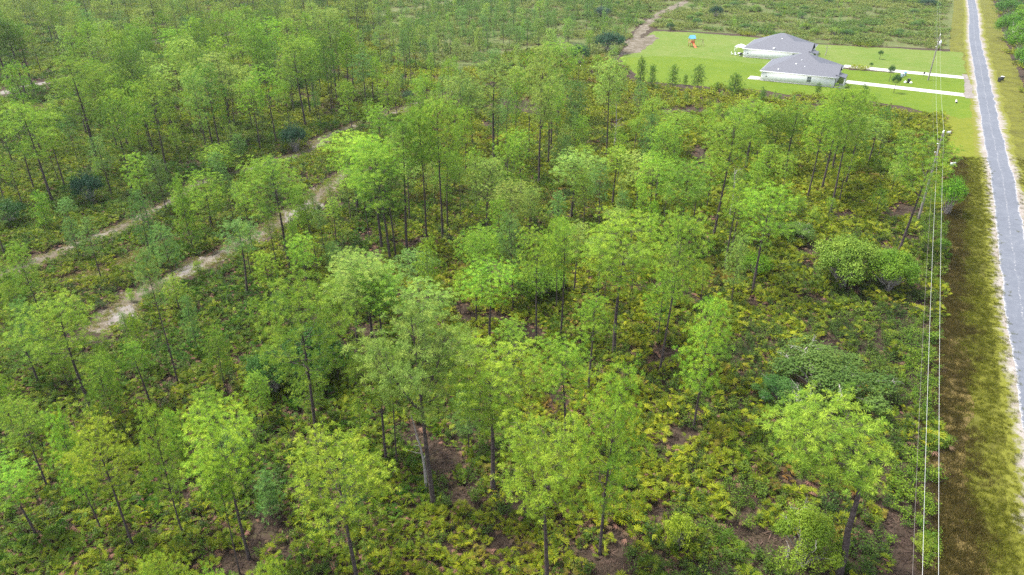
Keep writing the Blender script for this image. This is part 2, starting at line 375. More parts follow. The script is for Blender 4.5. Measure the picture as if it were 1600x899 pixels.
# ------------------------------------------------------------------ plants: builders
def blades(mb, C, A, S, k, rs, width, mat=0, tint=None, kite=True, spread=1.0):
    """needle tufts: k blades round each centre C with axis A and size S"""
    n = len(C); C = np.repeat(C, k, 0); A = np.repeat(A, k, 0); S = np.repeat(S, k)
    r = rs.normal(size=(n * k, 3)); r -= (r * A).sum(1)[:, None] * A; r /= np.linalg.norm(r, axis=1)[:, None]
    ca = rs.uniform(-.35, .86, n * k); sa = np.sqrt(np.clip(1 - ca * ca, 0, 1))
    D = A * ca[:, None] + r * sa[:, None]
    root = C + A * (rs.uniform(-.35, .12, n * k) * S)[:, None] + D * (.06 * S)[:, None]
    tip = root + D * (S * rs.uniform(.75, 1.1, n * k))[:, None]; tip[:, 2] -= .12 * S * sa
    w = np.cross(D, rs.normal(size=(n * k, 3))); w *= (width * rs.uniform(.7, 1.2, n * k) / (np.linalg.norm(w, axis=1) + 1e-9))[:, None]
    t = np.repeat(tint if tint is not None else rs.rand(n), k) * .75 + rs.rand(n * k) * .25
    if kite:
        mid = root + (tip - root) * .62
        V = np.stack([root, mid - w * .5, tip, mid + w * .5], 1); F = np.arange(n * k * 4).reshape(-1, 4)
    else:
        V = np.stack([root - w * .5, root + w * .5, tip], 1); F = np.arange(n * k * 3).reshape(-1, 3)
    mb.add(V.reshape(-1, 3), F, mat, t)

def pine(seed, H=18.0, cb=.45, R=3.4, shape='round', nb=34, k=44, needle=.33, width=.029, sub=1.0, lod=0, sway=.25, fork=None, off=(0, 0), path=None, r0=None, split=False, dead=5, kite=True, sep=.50):
    rs = np.random.RandomState(seed); wood, crown, limbs = MB(), MB(), []
    tz = np.linspace(0, 1, 12)
    if path is not None:
        pz = np.array([q[2] for q in path]); tr = np.stack([np.interp(tz * H, pz, [q[0] for q in path]), np.interp(tz * H, pz, [q[1] for q in path]), tz * H], 1)
    else:
        ph = rs.rand(2) * 6.28; tr = np.stack([sway * np.sin(tz * 3.0 + ph[0]) * tz, sway * np.sin(tz * 2.6 + ph[1]) * tz, tz * H], 1)
    r0 = r0 or .0092 * H + .02
    rad = r0 * (1 - .86 * tz ** 1.15); rad[0] *= 1.25
    wood.tube(tr, rad, 7 if lod == 0 else 5)
    at = lambda t: np.array([np.interp(t, tz, tr[:, q]) for q in range(3)])
    C, A, S = [], [], []
    stems = [(None, 1.0, np.zeros(2))]
    if fork:                                             # a second leader leaving the trunk
        for ft, fl, faz in fork:
            b = at(ft); d = np.array([math.cos(faz), math.sin(faz)]); L = H * fl
            s = np.linspace(0, 1, 7)
            pth = np.stack([b[0] + d[0] * L * .45 * s ** .8, b[1] + d[1] * L * .45 * s ** .8, b[2] + L * .9 * s ** 1.25], 1)
            (limbs.append(MB()) or limbs[-1] if split else wood).tube(pth, r0 * .62 * (1 - .8 * s), 6)
            stems.append((pth, fl, d))
    for si, (pth, fl, d) in enumerate(stems):
        n_b = nb if si == 0 else int(nb * .6)
        for i in range(n_b):
            u = (i + rs.rand()) / n_b
            if si == 0:
                t = cb + (1 - cb) * u * .985; b = at(t); rr = np.interp(t, tz, rad); Rm = R * (.8 if fork else 1)
            else:
                s = .35 + .65 * u; b = np.array([np.interp(s, np.linspace(0, 1, 7), pth[:, q]) for q in range(3)]); rr = .04; Rm = R * .62
            prof = {'round': math.sqrt(max(.04, 1 - (1.7 * u - .72) ** 2)), 'cone': (1 - u) ** .75 + .1, 'flat': .45 + .6 * math.sin(min(1, u * 1.05) * 2.4),
                    'open': max(.12, 1 - (1.6 * u - .75) ** 2) * rs.uniform(.5, 1.1)}[shape]
            L = Rm * prof * rs.uniform(.62, 1.12)
            az = (i * 2.39996 + rs.uniform(-.5, .5)) if si == 0 else math.atan2(d[1], d[0]) + rs.uniform(-2.2, 2.2)
            if si == 0 and fork and rs.rand() < .25: continue
            el = math.radians({'cone': 18 + 50 * u, 'round': 2 + 62 * u, 'flat': 12 + 55 * u, 'open': 5 + 60 * u}[shape] + rs.uniform(-10, 10))
            dirh = np.array([math.cos(az), math.sin(az)]); q = np.linspace(0, 1, 5)
            up = math.sin(el) * L * q + .22 * L * q ** 2 - (.1 * L * (1 - u)) * np.sin(q * 3.1)
            ho = math.cos(el) * L * q
            bp = np.stack([b[0] + dirh[0] * ho + off[0] * q * (.5 + .5 * u), b[1] + dirh[1] * ho + off[1] * q * (.5 + .5 * u), b[2] + up - .25 * math.hypot(*off) * q ** 2 * (1 - u)], 1)
            bp[1:4, :2] += rs.normal(size=(3, 2)) * .05 * L
            br = max(.018, min(rr * .6, .02 + .02 * L)) * (1 - .75 * q)
            tgt = wood
            if split and L > R * .6: limbs.append(MB()); tgt = limbs[-1]
            tgt.tube(bp, br, 4 if lod == 0 else 3)
            ns = max(2, int(round((2.2 + L * 1.9) * sub)))
            for j in range(ns + 1):
                if j == ns: sp = bp[-1]; sd = bp[-1] - bp[-2]; sl = 0.0
                else:
                    s_ = rs.uniform(.38, .98); sp = np.array([np.interp(s_, q, bp[:, c]) for c in range(3)])
                    sa = az + rs.choice([-1, 1]) * rs.uniform(.4, 1.2); sl = L * rs.uniform(.14, .36) + .15
                    sd = np.array([math.cos(sa), math.sin(sa), rs.uniform(.15, .9)])
                sd = sd / (np.linalg.norm(sd) + 1e-9); e = sp + sd * sl
                if sl > .3 and lod == 0: wood.tube(np.stack([sp, (sp + e) / 2 + [0, 0, -.03], e]), [.014, .011, .007], 3)
                nt = rs.randint(4, 8) if lod < 2 else rs.randint(2, 4)
                for g in range(nt):
                    ax = sd * .6 + np.array([0, 0, .75]) + rs.normal(size=3) * .35; ax /= np.linalg.norm(ax)
                    C.append(e + rs.normal(size=3) * np.array([.36, .36, .24]) * (0 if g == 0 else 1.3) + ax * .1); A.append(ax); S.append(needle * rs.uniform(.78, 1.22))
    C_, A_, S_ = [], [], []                              # keep the tufts apart so that each reads as one
    cell = {}
    for c_, a_, s_ in zip(C, A, S):
        key = tuple(np.floor(c_ / sep).astype(int)); hit = False
        for dx in (-1, 0, 1):
            for dy in (-1, 0, 1):
                for dz in (-1, 0, 1):
                    for o_ in cell.get((key[0] + dx, key[1] + dy, key[2] + dz), ()):
                        if (o_ - c_) @ (o_ - c_) < sep * sep: hit = True
        if not hit: cell.setdefault(key, []).append(c_); C_.append(c_); A_.append(a_); S_.append(s_)
    C, A, S = C_, A_, S_
    if lod == 0 and C:                                   # every tuft sits on its own twig
        Cn, An = np.array(C), np.array(A); n_ = len(Cn); b_ = Cn - An * .42 + rs.normal(size=(n_, 3)) * .1; w_ = np.cross(An, rs.normal(size=(n_, 3))); w_ *= .013 / np.linalg.norm(w_, axis=1)[:, None]
        crown.add(np.stack([b_ - w_, b_ + w_, Cn + w_ * .5, Cn - w_ * .5], 1).reshape(-1, 3), np.arange(n_ * 4).reshape(-1, 4), 1)
    top = tr[-1]
    for g in range(4): C.append(top + rs.normal(size=3) * [.15, .15, .2]); A.append(np.array([0, 0, 1.])); S.append(needle)
    blades(crown, np.array(C), np.array(A), np.array(S), k, rs, width, 0, None, kite)
    for i in range(dead):                                # bare stubs under the crown
        t = cb * rs.uniform(.55, 1.0); b = at(t); az = rs.rand() * 6.28; L = rs.uniform(.4, 1.6) * (R / 3.4)
        q = np.linspace(0, 1, 4)
        wood.tube(np.stack([b[0] + math.cos(az) * L * q, b[1] + math.sin(az) * L * q, b[2] + L * rs.uniform(-.15, .4) * q], 1), .022 * (1 - .7 * q), 3)
    return dict(mbw=wood, mbc=crown, wood=wood.mesh('pine_trunk', [M['bark']], True), crown=crown.mesh('pine_crown', [M['needle'], M['bark']]), limbs=[x.mesh('pine_limb', [M['bark']], True) for x in limbs], H=float(np.percentile(np.array(C)[:, 2], 99.5)) + .3, R=float(np.percentile(np.hypot(np.array(C)[:, 0] - tr[-1, 0] * .5, np.array(C)[:, 1] - tr[-1, 1] * .5), 93)) + .2)

def broadleaf(seed, R=2.5, H=4.0, nleaf=5200, leaf=.15, lobes=14, twigs=16, pale=True, trunk=.12, low=0.0, rough=0.0):
    rs = np.random.RandomState(seed); wood, crown, tw = MB(), MB(), MB()
    cs = []
    for i in range(lobes):
        a = i * 2.4 + rs.rand(); r = R * math.sqrt((i + .5) / lobes) * .78; z = H * (.26 - .14 * low + (.50 + .1 * low) * math.sqrt(max(0, 1 - (r / R) ** 2)) + rs.uniform(-.16, .10) * (1 - .4 * low + .9 * rough)); r *= 1 + rough * rs.uniform(-.25, .3)
        cs.append((r * math.cos(a), r * math.sin(a), z, R * rs.uniform(.15, .36)))
    for (x, y, z, r) in cs:
        q = np.linspace(0, 1, 5); b0 = rs.normal(size=2) * .12
        wood.tube(np.stack([b0[0] + (x - b0[0]) * q ** 1.2, b0[1] + (y - b0[1]) * q ** 1.2, z * q ** .85], 1) + np.concatenate([np.zeros((1, 3)), rs.normal(size=(3, 3)) * .08 * R / 2.5, np.zeros((1, 3))]), trunk * (1 - .8 * q) * rs.uniform(.45, .9), 5)
    cs_ = np.array(cs); pick = rs.randint(0, lobes, nleaf); c = cs_[pick]
    d = rs.normal(size=(nleaf, 3)); d /= np.linalg.norm(d, axis=1)[:, None]
    rr = c[:, 3] * (.55 + .5 * rs.rand(nleaf) ** .6) * (1 + .35 * np.sin(d[:, 0] * 7 + pick) * np.sin(d[:, 1] * 6 + d[:, 2] * 5))
    p = c[:, :3] + d * rr[:, None] * [1, 1, .8]; keep = p[:, 2] > .1; p = p[keep]; d = d[keep]; n = len(p)
    nrm = d * .7 + np.array([0, 0, .6]) + rs.normal(size=(n, 3)) * .5; nrm /= np.linalg.norm(nrm, axis=1)[:, None]
    u = np.cross(nrm, rs.normal(size=(n, 3))); u /= np.linalg.norm(u, axis=1)[:, None]; v = np.cross(nrm, u)
    s = leaf * rs.uniform(.6, 1.3, n)
    V = np.stack([p - u * s[:, None], p - v * (s * .5)[:, None], p + u * s[:, None], p + v * (s * .5)[:, None]], 1)
    crown.add(V.reshape(-1, 3), np.arange(n * 4).reshape(-1, 4), 0, np.clip(rs.rand(lobes)[pick[keep]] * .5 + rs.rand(n) * .5, 0, 1))
    for i in range(twigs):
        x, y, z, r = cs[rs.randint(lobes)]; dd = rs.normal(size=3); dd[2] = abs(dd[2]) * .8; dd /= np.linalg.norm(dd)
        a = np.array([x, y, z]); e = a + dd * r * rs.uniform(1.0, 1.35); mid = (a + e) / 2 + rs.normal(size=3) * .12 * r
        tw.tube(np.stack([a, mid, e]), np.array([.03, .02, .008]) * R / 2.5, 3)
        for g in range(3):
            f = rs.uniform(.5, .95); s0 = a + (e - a) * f; e2 = s0 + (dd + rs.normal(size=3) * .7) * r * .35
            tw.tube(np.stack([s0, (s0 + e2) / 2 + rs.normal(size=3) * .04, e2]), np.array([.014, .01, .005]) * R / 2.5, 3)
    return dict(wood=wood.mesh('shrub_stems', [M['bark_pale']], True), crown=crown.mesh('shrub_crown', [M['leaf']]), twigs=tw.mesh('shrub_twigs', [M['twig' if pale else 'bark']]), H=H, R=R)

def frond(mb, rs, base, az, el, pet, fan, seg, mat=0, tint=.5, wseg=.062):
    """one palmetto fan: a stalk and pointed segments spread like a hand"""
    d = np.array([math.cos(az) * math.cos(el), math.sin(az) * math.cos(el), math.sin(el)])
    hub = base + d * pet
    side = np.array([-math.sin(az), math.cos(az), 0]); upv = np.cross(d, side); upv *= np.sign(upv[2] + 1e-6)
    mb.add(np.stack([base - side * .012, base + side * .012, hub]), [(0, 1, 2)], mat, tint)
    fd = d * math.cos(.45) - upv * math.sin(.45) * .6; fd /= np.linalg.norm(fd)
    th = np.linspace(-1.45, 1.45, seg) + rs.uniform(-.08, .08, seg); L = fan * (1 - .28 * np.abs(th) / 1.45) * rs.uniform(.85, 1.1, seg)
    D = fd[None] * np.cos(th)[:, None] + side[None] * np.sin(th)[:, None]
    alt = np.where(np.arange(seg) % 2 == 0, 1, -1)[:, None]
    dro = -np.array([0, 0, 1.])[None] * (.26 * L)[:, None] + upv[None] * (.10 * L * np.cos(th * 3))[:, None]
    nper = np.cross(D, upv[None]) + upv[None] * alt * .55; w = wseg * fan / .5
    mid = hub + D * (L * .55)[:, None] + dro * .1
    V = np.stack([np.broadcast_to(hub, mid.shape), mid - nper * w * .5, hub + D * L[:, None] + dro, mid + nper * w * .5], 1)
    mb.add(V.reshape(-1, 3), np.arange(seg * 4).reshape(-1, 4), mat, np.clip(tint + rs.uniform(-.12, .12, seg), 0, 1))
def palmetto(seed, nf=13, seg=9, dead=3, size=1.0):
    rs = np.random.RandomState(seed); mb = MB()
    for i in range(nf):
        az = i * 2.39996 + rs.uniform(-.4, .4); el = math.radians(rs.uniform(28, 78)) if i < nf - dead else math.radians(rs.uniform(-5, 20))
        b = np.array([rs.normal() * .12, rs.normal() * .12, .08])
        frond(mb, rs, b, az, el, rs.uniform(.35, .8) * size, rs.uniform(.32, .5) * size, seg, 1 if i >= nf - dead else 0, rs.rand(), .052 if seg > 6 else .10)
    return mb
def gallberry(seed, n=95, size=1.0, leaf=.075):
    rs = np.random.RandomState(seed); mb = MB(); ns = 9
    st = [(rs.normal() * .28, rs.normal() * .28, rs.uniform(.55, 1.0)) for _ in range(ns)]
    for x, y, h in st: mb.tube(np.array([(x * .3, y * .3, 0), (x * .8, y * .8, h * .5), (x, y, h)]) * size, [.012, .009, .005], 3, 1, .4)
    k = rs.randint(0, ns, n); s = np.array(st)[k]; f = rs.uniform(.35, 1.05, n)
    p = np.stack([s[:, 0] * f, s[:, 1] * f, s[:, 2] * f], 1) * size + rs.normal(size=(n, 3)) * [.11, .11, .05] * size
    nr = rs.normal(size=(n, 3)) * .6 + [0, 0, 1]; nr /= np.linalg.norm(nr, axis=1)[:, None]
    u = np.cross(nr, rs.normal(size=(n, 3))); u /= np.linalg.norm(u, axis=1)[:, None]; v = np.cross(nr, u); l = leaf * size * rs.uniform(.7, 1.4, n)
    V = np.stack([p - u * l[:, None], p - v * l[:, None] * .5, p + u * l[:, None], p + v * l[:, None] * .5], 1)
    mb.add(V.reshape(-1, 3), np.arange(n * 4).reshape(-1, 4), 0, rs.rand(ns)[k] * .5 + rs.rand(n) * .5)
    return mb
def tussock(seed, n=22, h=.32, spread=.22):
    rs = np.random.RandomState(seed); mb = MB()
    b = np.stack([rs.normal(size=n) * spread * .5, rs.normal(size=n) * spread * .5, np.zeros(n)], 1)
    d = np.stack([rs.normal(size=n) * .5, rs.normal(size=n) * .5, np.ones(n)], 1); d /= np.linalg.norm(d, axis=1)[:, None]
    w = np.cross(d, rs.normal(size=(n, 3))); w /= np.linalg.norm(w, axis=1)[:, None]; L = h * rs.uniform(.5, 1.2, n)
    V = np.stack([b - w * .014, b + w * .014, b + d * L[:, None]], 1)
    mb.add(V.reshape(-1, 3), np.arange(n * 3).reshape(-1, 3), 0, rs.rand(n)); return mb

# ------------------------------------------------------------------ scatter of ground cover (one object, geometry nodes)
def scatter(name, label, pts, rz, scl, idx, col, meshes, cat, tilt=.12, seed=0):
    coll = bpy.data.collections.new(name + '_kinds')
    for i, m in enumerate(meshes):
        coll.objects.link(bpy.data.objects.new('%s_kind_%02d' % (name, i), m))
    n = len(pts); me = bpy.data.meshes.new(name); me.vertices.add(n)
    p3 = np.zeros((n, 3), np.float32); p3[:, :2] = pts; p3[:, 2] = .02; me.vertices.foreach_set('co', p3.ravel())
    rs = np.random.RandomState(seed); rot = np.stack([rs.normal(size=n) * tilt, rs.normal(size=n) * tilt, rz], 1)
    me.attributes.new('rot', 'FLOAT_VECTOR', 'POINT').data.foreach_set('vector', rot.astype(np.float32).ravel())
    s3 = np.stack([scl * rs.uniform(.9, 1.15, n), scl * rs.uniform(.9, 1.15, n), scl * rs.uniform(.8, 1.15, n)], 1)
    me.attributes.new('scl', 'FLOAT_VECTOR', 'POINT').data.foreach_set('vector', s3.astype(np.float32).ravel())
    me.attributes.new('pick', 'INT', 'POINT').data.foreach_set('value', idx.astype(np.int32))
    c4 = np.ones((n, 4), np.float32); c4[:, :3] = col
    me.attributes.new('icol', 'FLOAT_COLOR', 'POINT').data.foreach_set('color', c4.ravel())
    ng = bpy.data.node_groups.new(name + '_scatter', 'GeometryNodeTree')
    ng.interface.new_socket('Geometry', in_out='INPUT', socket_type='NodeSocketGeometry'); ng.interface.new_socket('Geometry', in_out='OUTPUT', socket_type='NodeSocketGeometry')
    N, L = ng.nodes, ng.links
    gi, go = N.new('NodeGroupInput'), N.new('NodeGroupOutput'); ip = N.new('GeometryNodeInstanceOnPoints'); ci = N.new('GeometryNodeCollectionInfo')
    ci.inputs['Collection'].default_value = coll; ci.inputs['Separate Children'].default_value = True; ci.inputs['Reset Children'].default_value = True
    def na(t, a): x = N.new('GeometryNodeInputNamedAttribute'); x.data_type = t; x.inputs['Name'].default_value = a; return x.outputs['Attribute']
    L.new(gi.outputs[0], ip.inputs['Points']); L.new(ci.outputs[0], ip.inputs['Instance']); ip.inputs['Pick Instance'].default_value = True
    L.new(na('INT', 'pick'), ip.inputs['Instance Index'])
    e2r = N.new('FunctionNodeEulerToRotation'); L.new(na('FLOAT_VECTOR', 'rot'), e2r.inputs[0]); L.new(e2r.outputs[0], ip.inputs['Rotation'])
    L.new(na('FLOAT_VECTOR', 'scl'), ip.inputs['Scale']); L.new(ip.outputs[0], go.inputs[0])
    o = obj(name, me); o['kind'] = 'stuff'; tag(o, label, cat)
    o.modifiers.new('scatter', 'NODES').node_group = ng
    return o

ORD = 'first second third fourth fifth sixth seventh eighth ninth tenth eleventh twelfth thirteenth fourteenth fifteenth sixteenth seventeenth eighteenth nineteenth twentieth'.split()
def label_rows(items, rows, text):
    """single out look-alikes by row, farthest first, and by place in the row from the left"""
    items.sort(key=lambda o: -o.location[1]); m = math.ceil(len(items) / rows)
    for r in range(rows):
        for i, o in enumerate(sorted(items[r * m:(r + 1) * m], key=lambda o: P(o.location[0], o.location[1])[0])):
            o['label'] = text % (ORD[i] if i < 20 else 'twenty-' + ORD[i - 20], ORD[r])

# ------------------------------------------------------------------ where low growth may stand
def clear_of(x, y, road=9.2, path=1.25, lawn=True):
    ok = dist_path(x, y, ROADP) > road + (vnoise(x, y, 4.0, 5) - .5) * 1.6
    for t, w in ((T1, 1.5), (T2, 2.0), (T3, 1.1), (T4, 1.9), (T5, 2.2), (T6, 2.4)):
        ok &= dist_path(x, y, t) > w * path + (vnoise(x, y, 3.2, 8) - .5) * 2.2
    if lawn: ok &= ~in_poly(x, y, LAWN) & ~in_poly(x, y, LAWN_DRY)
    return ok
def grid(d0, d1, step, seed, margin=1.12):
    rs = np.random.RandomState(seed); xs = []; ys = []
    for Y in np.arange(d0, d1, step):
        hw = 800 / FPX * depth(Y, 0) * margin + 3
        x = np.arange(-hw, hw, step); xs.append(x + rs.uniform(-.5, .5, len(x)) * step); ys.append(Y + rs.uniform(-.5, .5, len(x)) * step)
    return np.concatenate(xs), np.concatenate(ys), rs
def lerp(a, b, t): return np.array(a)[None] * (1 - t)[:, None] + np.array(b)[None] * t[:, None]
def under_colours(x, y, rs, px):
    n = len(x)
    t = np.clip(vnoise(x, y, 9.0, 3) * .9 + rs.normal(size=n) * .22 + np.clip((px - 250) / 1300, 0, .5) - .12, 0, 1)
    c = lerp((.046, .118, .008), (.185, .222, .010), t)
    o = np.clip((vnoise(x, y, 5.0, 12) - .62) * 3.0, 0, 1) * (rs.rand(n) < .3) * np.clip((px - 150) / 700, .15, 1)
    c = c * (1 - o)[:, None] + np.array([.17, .11, .022])[None] * o[:, None]
    return c * rs.uniform(.8, 1.2, n)[:, None]

# near and middle understorey: single clumps
PALM = [palmetto(100 + i, 14 + i % 4, 12, 3 + i % 3, 1.0 + .12 * (i % 3)) for i in range(6)]
palm_me = [p.mesh('palmetto_clump', [M['fan'], M['fan_dead']]) for p in PALM]
gall_me = [gallberry(200 + i, 150, .9 + .15 * i, .055).mesh('gallberry_clump', [M['fan'], M['bark']]) for i in range(4)]
x, y, rs = grid(31, 165, .80, 1)
px = P(x, y)[0]; py = P(x, y)[1]
ok = clear_of(x, y)
for bx, by, br in BARE: ok &= np.hypot(x - bx, y - by) > br * (.25 + .9 * vnoise(x, y, 1.3, 4))
gap = vnoise(x, y, 2.6, 6) * .6 + vnoise(x, y, 6.5, 7) * .4
ok &= gap > .24 + .02 * (px > 900) - .04 * (px < 450)
x, y, px, py = x[ok], y[ok], px[ok], py[ok]; n = len(x)
pg = np.clip(.2 + .6 * np.clip((px - 850) / 350, 0, 1) * np.clip((py - 300) / 250, 0, 1) + .55 * (vnoise(x, y, 7, 9) - .5), .03, .85)
isg = rs.rand(n) < pg
idx = np.where(isg, 6 + rs.randint(0, 4, n), rs.randint(0, 6, n))
colr = under_colours(x, y, rs, px)
gcol = lerp((.030, .070, .010), (.10, .165, .014), np.clip(vnoise(x, y, 4, 14) + rs.normal(size=n) * .2, 0, 1)); colr[isg] = gcol[isg]
rdst = dist_path(x, y, ROADP); edge = (rdst < 12.5) & (x < 70) & (px < 1500) & (vnoise(x, y, 5, 61) > .36); isg |= edge; idx[edge] = 6 + rs.randint(0, 4, edge.sum()); colr[edge] = lerp((.07, .15, .010), (.14, .22, .012), rs.rand(edge.sum()))
scl = rs.uniform(.68, 1.12, n) * (1 + .25 * (px > 950) * ~isg) * np.where(isg, 1.15, 1.0)
rzs = rs.rand(n) * 6.28
# the palmettos that show largest stand as plants of their own, frond by frond
cand = np.where(~isg & (px > 15) & (px < 1440) & (py > 690) & (py < 893))[0]
cand = cand[np.argsort(y[cand])]; step_ = max(1, len(cand) // 90); own = cand[::step_][:90]
mask = np.ones(n, bool); mask[own] = False
scatter('palmetto_thicket', 'low thicket of saw palmetto and gallberry covering the forest floor', np.stack([x, y], 1)[mask], rzs[mask], scl[mask], idx[mask], colr[mask], palm_me + gall_me, 'undergrowth', seed=3)
FR = []
for i in range(6):
    mb = MB(); r_ = np.random.RandomState(300 + i)
    frond(mb, r_, np.array([0, 0, .08]), 0, math.radians([35, 48, 60, 72, 8, 15][i]), .45 + .08 * (i % 4), .42 + .03 * (i % 3), 13, 1 if i > 3 else 0, .3 + .12 * i, .05)
    FR.append(mb.mesh('palmetto_frond', [M['fan'], M['fan_dead']]))
ro = np.random.RandomState(77); own_t = []
for i in own:
    t = thing('saw_palmetto', 'low saw palmetto fanning out of the brown floor among the front pines', 'palmetto', (x[i], y[i], .01), rzs[i], 'saw palmettos along the near edge', (scl[i] * 1.12,) * 3); own_t.append(t)
    for k in range(12):
        f = FR[k % 4] if k < 10 else FR[4 + k % 2]
        o = obj('frond', f, t, None, k * 2.4 + ro.uniform(-.3, .3)); o['icol'] = [float(q) for q in colr[i]]
label_rows(own_t, 5, '%s saw palmetto from the left in the %s row along the near edge')

# far undergrowth: seven-metre patches of the same plants
patch_me = []
for i in range(6):
    r_ = np.random.RandomState(400 + i); mb = MB()
    for k in range(34):
        a, r = r_.rand() * 6.28, 3.7 * math.sqrt(r_.rand())
        if r_.rand() < .3: mb.merge(gallberry(500 + i * 50 + k, 34, r_.uniform(1.0, 1.7), .15), (r * math.cos(a), r * math.sin(a), 0), 1.0, a)
        else: mb.merge(palmetto(500 + i * 50 + k, 9, 5, 2, r_.uniform(1.0, 1.35)), (r * math.cos(a), r * math.sin(a), 0), 1.0, a)
    patch_me.append(mb.mesh('undergrowth_patch', [M['fan'], M['fan_dead']]))
x, y, rs = grid(163, 420, 5.2, 2, 1.08)
px, py = P(x, y)
ok = clear_of(x, y, 11.5, 1.5) & (vnoise(x, y, 11, 21) > .16)
for s_ in ((2.6, 0), (-2.6, 0), (0, 2.6), (0, -2.6)): ok &= ~in_poly(x + s_[0], y + s_[1], LAWN) & ~in_poly(x + s_[0], y + s_[1], LAWN_DRY)
fld = in_poly(x, y, FIELD_A) | in_poly(x, y, FIELD_B)
ok &= ~(fld & (rs.rand(len(x)) < .30))
x, y, px, py, fld = x[ok], y[ok], px[ok], py[ok], fld[ok]; n = len(x)
c = under_colours(x, y, rs, px)
c = np.where(fld[:, None], lerp((.09, .165, .028), (.19, .23, .05), np.clip(vnoise(x, y, 17, 31) + rs.normal(size=n) * .2, 0, 1)), c)
scatter('distant_undergrowth', 'far-off low scrub and palmetto spread between the distant pines', np.stack([x, y], 1), rs.rand(n) * 6.28, rs.uniform(.8, 1.15, n), rs.randint(0, 6, n), c, patch_me, 'undergrowth', 0.0, 4)

# litter on the floor: dry fans, twigs, needles
lit_me = []
for i in range(4):
    r_ = np.random.RandomState(700 + i); mb = MB(); n_ = 26
    p_ = np.stack([r_.normal(size=n_) * .38, r_.normal(size=n_) * .38, r_.uniform(.02, .09, n_)], 1); a_ = r_.rand(n_) * 6.28
    d_ = np.stack([np.cos(a_), np.sin(a_), r_.normal(size=n_) * .22], 1) * r_.uniform(.12, .42, n_)[:, None]; w_ = np.stack([-np.sin(a_), np.cos(a_), r_.normal(size=n_) * .4], 1) * r_.uniform(.012, .035, n_)[:, None]
    mb.add(np.stack([p_ - d_, p_ - w_, p_ + d_, p_ + w_], 1).reshape(-1, 3), np.arange(n_ * 4).reshape(-1, 4), 0, r_.rand(n_))
    for j in range(2): frond(mb, r_, np.array([r_.normal() * .3, r_.normal() * .3, .05]), r_.rand() * 6.28, .1, .3, .38, 9, 0, r_.rand() * .6 + .2, .05)
    lit_me.append(mb.mesh('litter', [M['grass']]))
x, y, rs = grid(31, 135, 1.0, 22); ok = clear_of(x, y, 8.6, .9); x, y = x[ok], y[ok]; n = len(x)
scatter('forest_litter', 'dry fans, twigs and fallen needles strewn over the brown forest floor', np.stack([x, y], 1), rs.rand(n) * 6.28, rs.uniform(.7, 1.3, n), rs.randint(0, 4, n), lerp((.032, .022, .018), (.125, .088, .062), rs.rand(n) ** 1.6), lit_me, 'litter', .06, 7)

# grass on the verges, the ditch, the paths
tus_me = [tussock(600 + i, 30, .36, .34).mesh('grass_tuft', [M['grass']]) for i in range(4)]
rs = np.random.RandomState(9)
s = rs.uniform(-75, 75, 26000); a = rs.uniform(-9.4, 9.6, 26000); base = np.array(ROAD[1])
cpath = smooth_path(ROADP, 1.0)
k = rs.randint(60, len(cpath) - 260, 52000); dd = np.gradient(cpath, axis=0); dd /= np.linalg.norm(dd, axis=1)[:, None]
off = np.where(rs.rand(52000) < .78, rs.uniform(-9.6, -2.2, 52000), rs.uniform(2.3, 9.5, 52000))
q = cpath[k] + np.stack([dd[k][:, 1], -dd[k][:, 0]], 1) * off[:, None] + rs.normal(size=(52000, 2)) * .55
keep = (np.abs(off) > 3.4) | (rs.rand(52000) < .35); q, off = q[keep], off[keep]
keep = (q[:, 1] > 30) & (q[:, 1] < 135) & ~in_poly(q[:, 0], q[:, 1], LAWN); q, off = q[keep], off[keep]; n = len(q)
t = np.clip((-off - 5.6) / .9 + (vnoise(q[:, 0], q[:, 1], 1.9, 41) - .5) * 3.0 - .1, 0, 1)
t[off > 0] = vnoise(q[off > 0, 0], q[off > 0, 1], 6, 44) * .7
c = lerp((.118, .130, .013), (.08, .066, .017), t) * rs.uniform(.7, 1.25, n)[:, None]
scatter('verge_grass', 'rough yellow-brown grass along the ditch and road edge', q, rs.rand(n) * 6.28, rs.uniform(.5, 1.0, n) * (1 + .5 * t), rs.randint(0, 4, n), c, tus_me, 'grass', .1, 5)
pts = []; off = []
for T, w in ((T1, 1.6), (T2, 1.9), (T3, 1.1)):
    cp = smooth_path(T, .5); k = rs.randint(0, len(cp), 1500); o_ = rs.uniform(-1, 1, 1500); o_ = np.sign(o_) * np.abs(o_) ** .5 * w * 1.1
    dd = np.gradient(cp, axis=0); dd /= np.linalg.norm(dd, axis=1)[:, None]; pts.append(cp[k] + np.stack([dd[k][:, 1], -dd[k][:, 0]], 1) * o_[:, None])
q = np.vstack(pts); n = len(q)
scatter('path_grass', 'thin green and straw grass along the sandy paths', q, rs.rand(n) * 6.28, rs.uniform(.6, 1.2, n), rs.randint(0, 4, n), lerp((.16, .24, .03), (.36, .29, .12), rs.rand(n)), tus_me, 'grass', .1, 6)

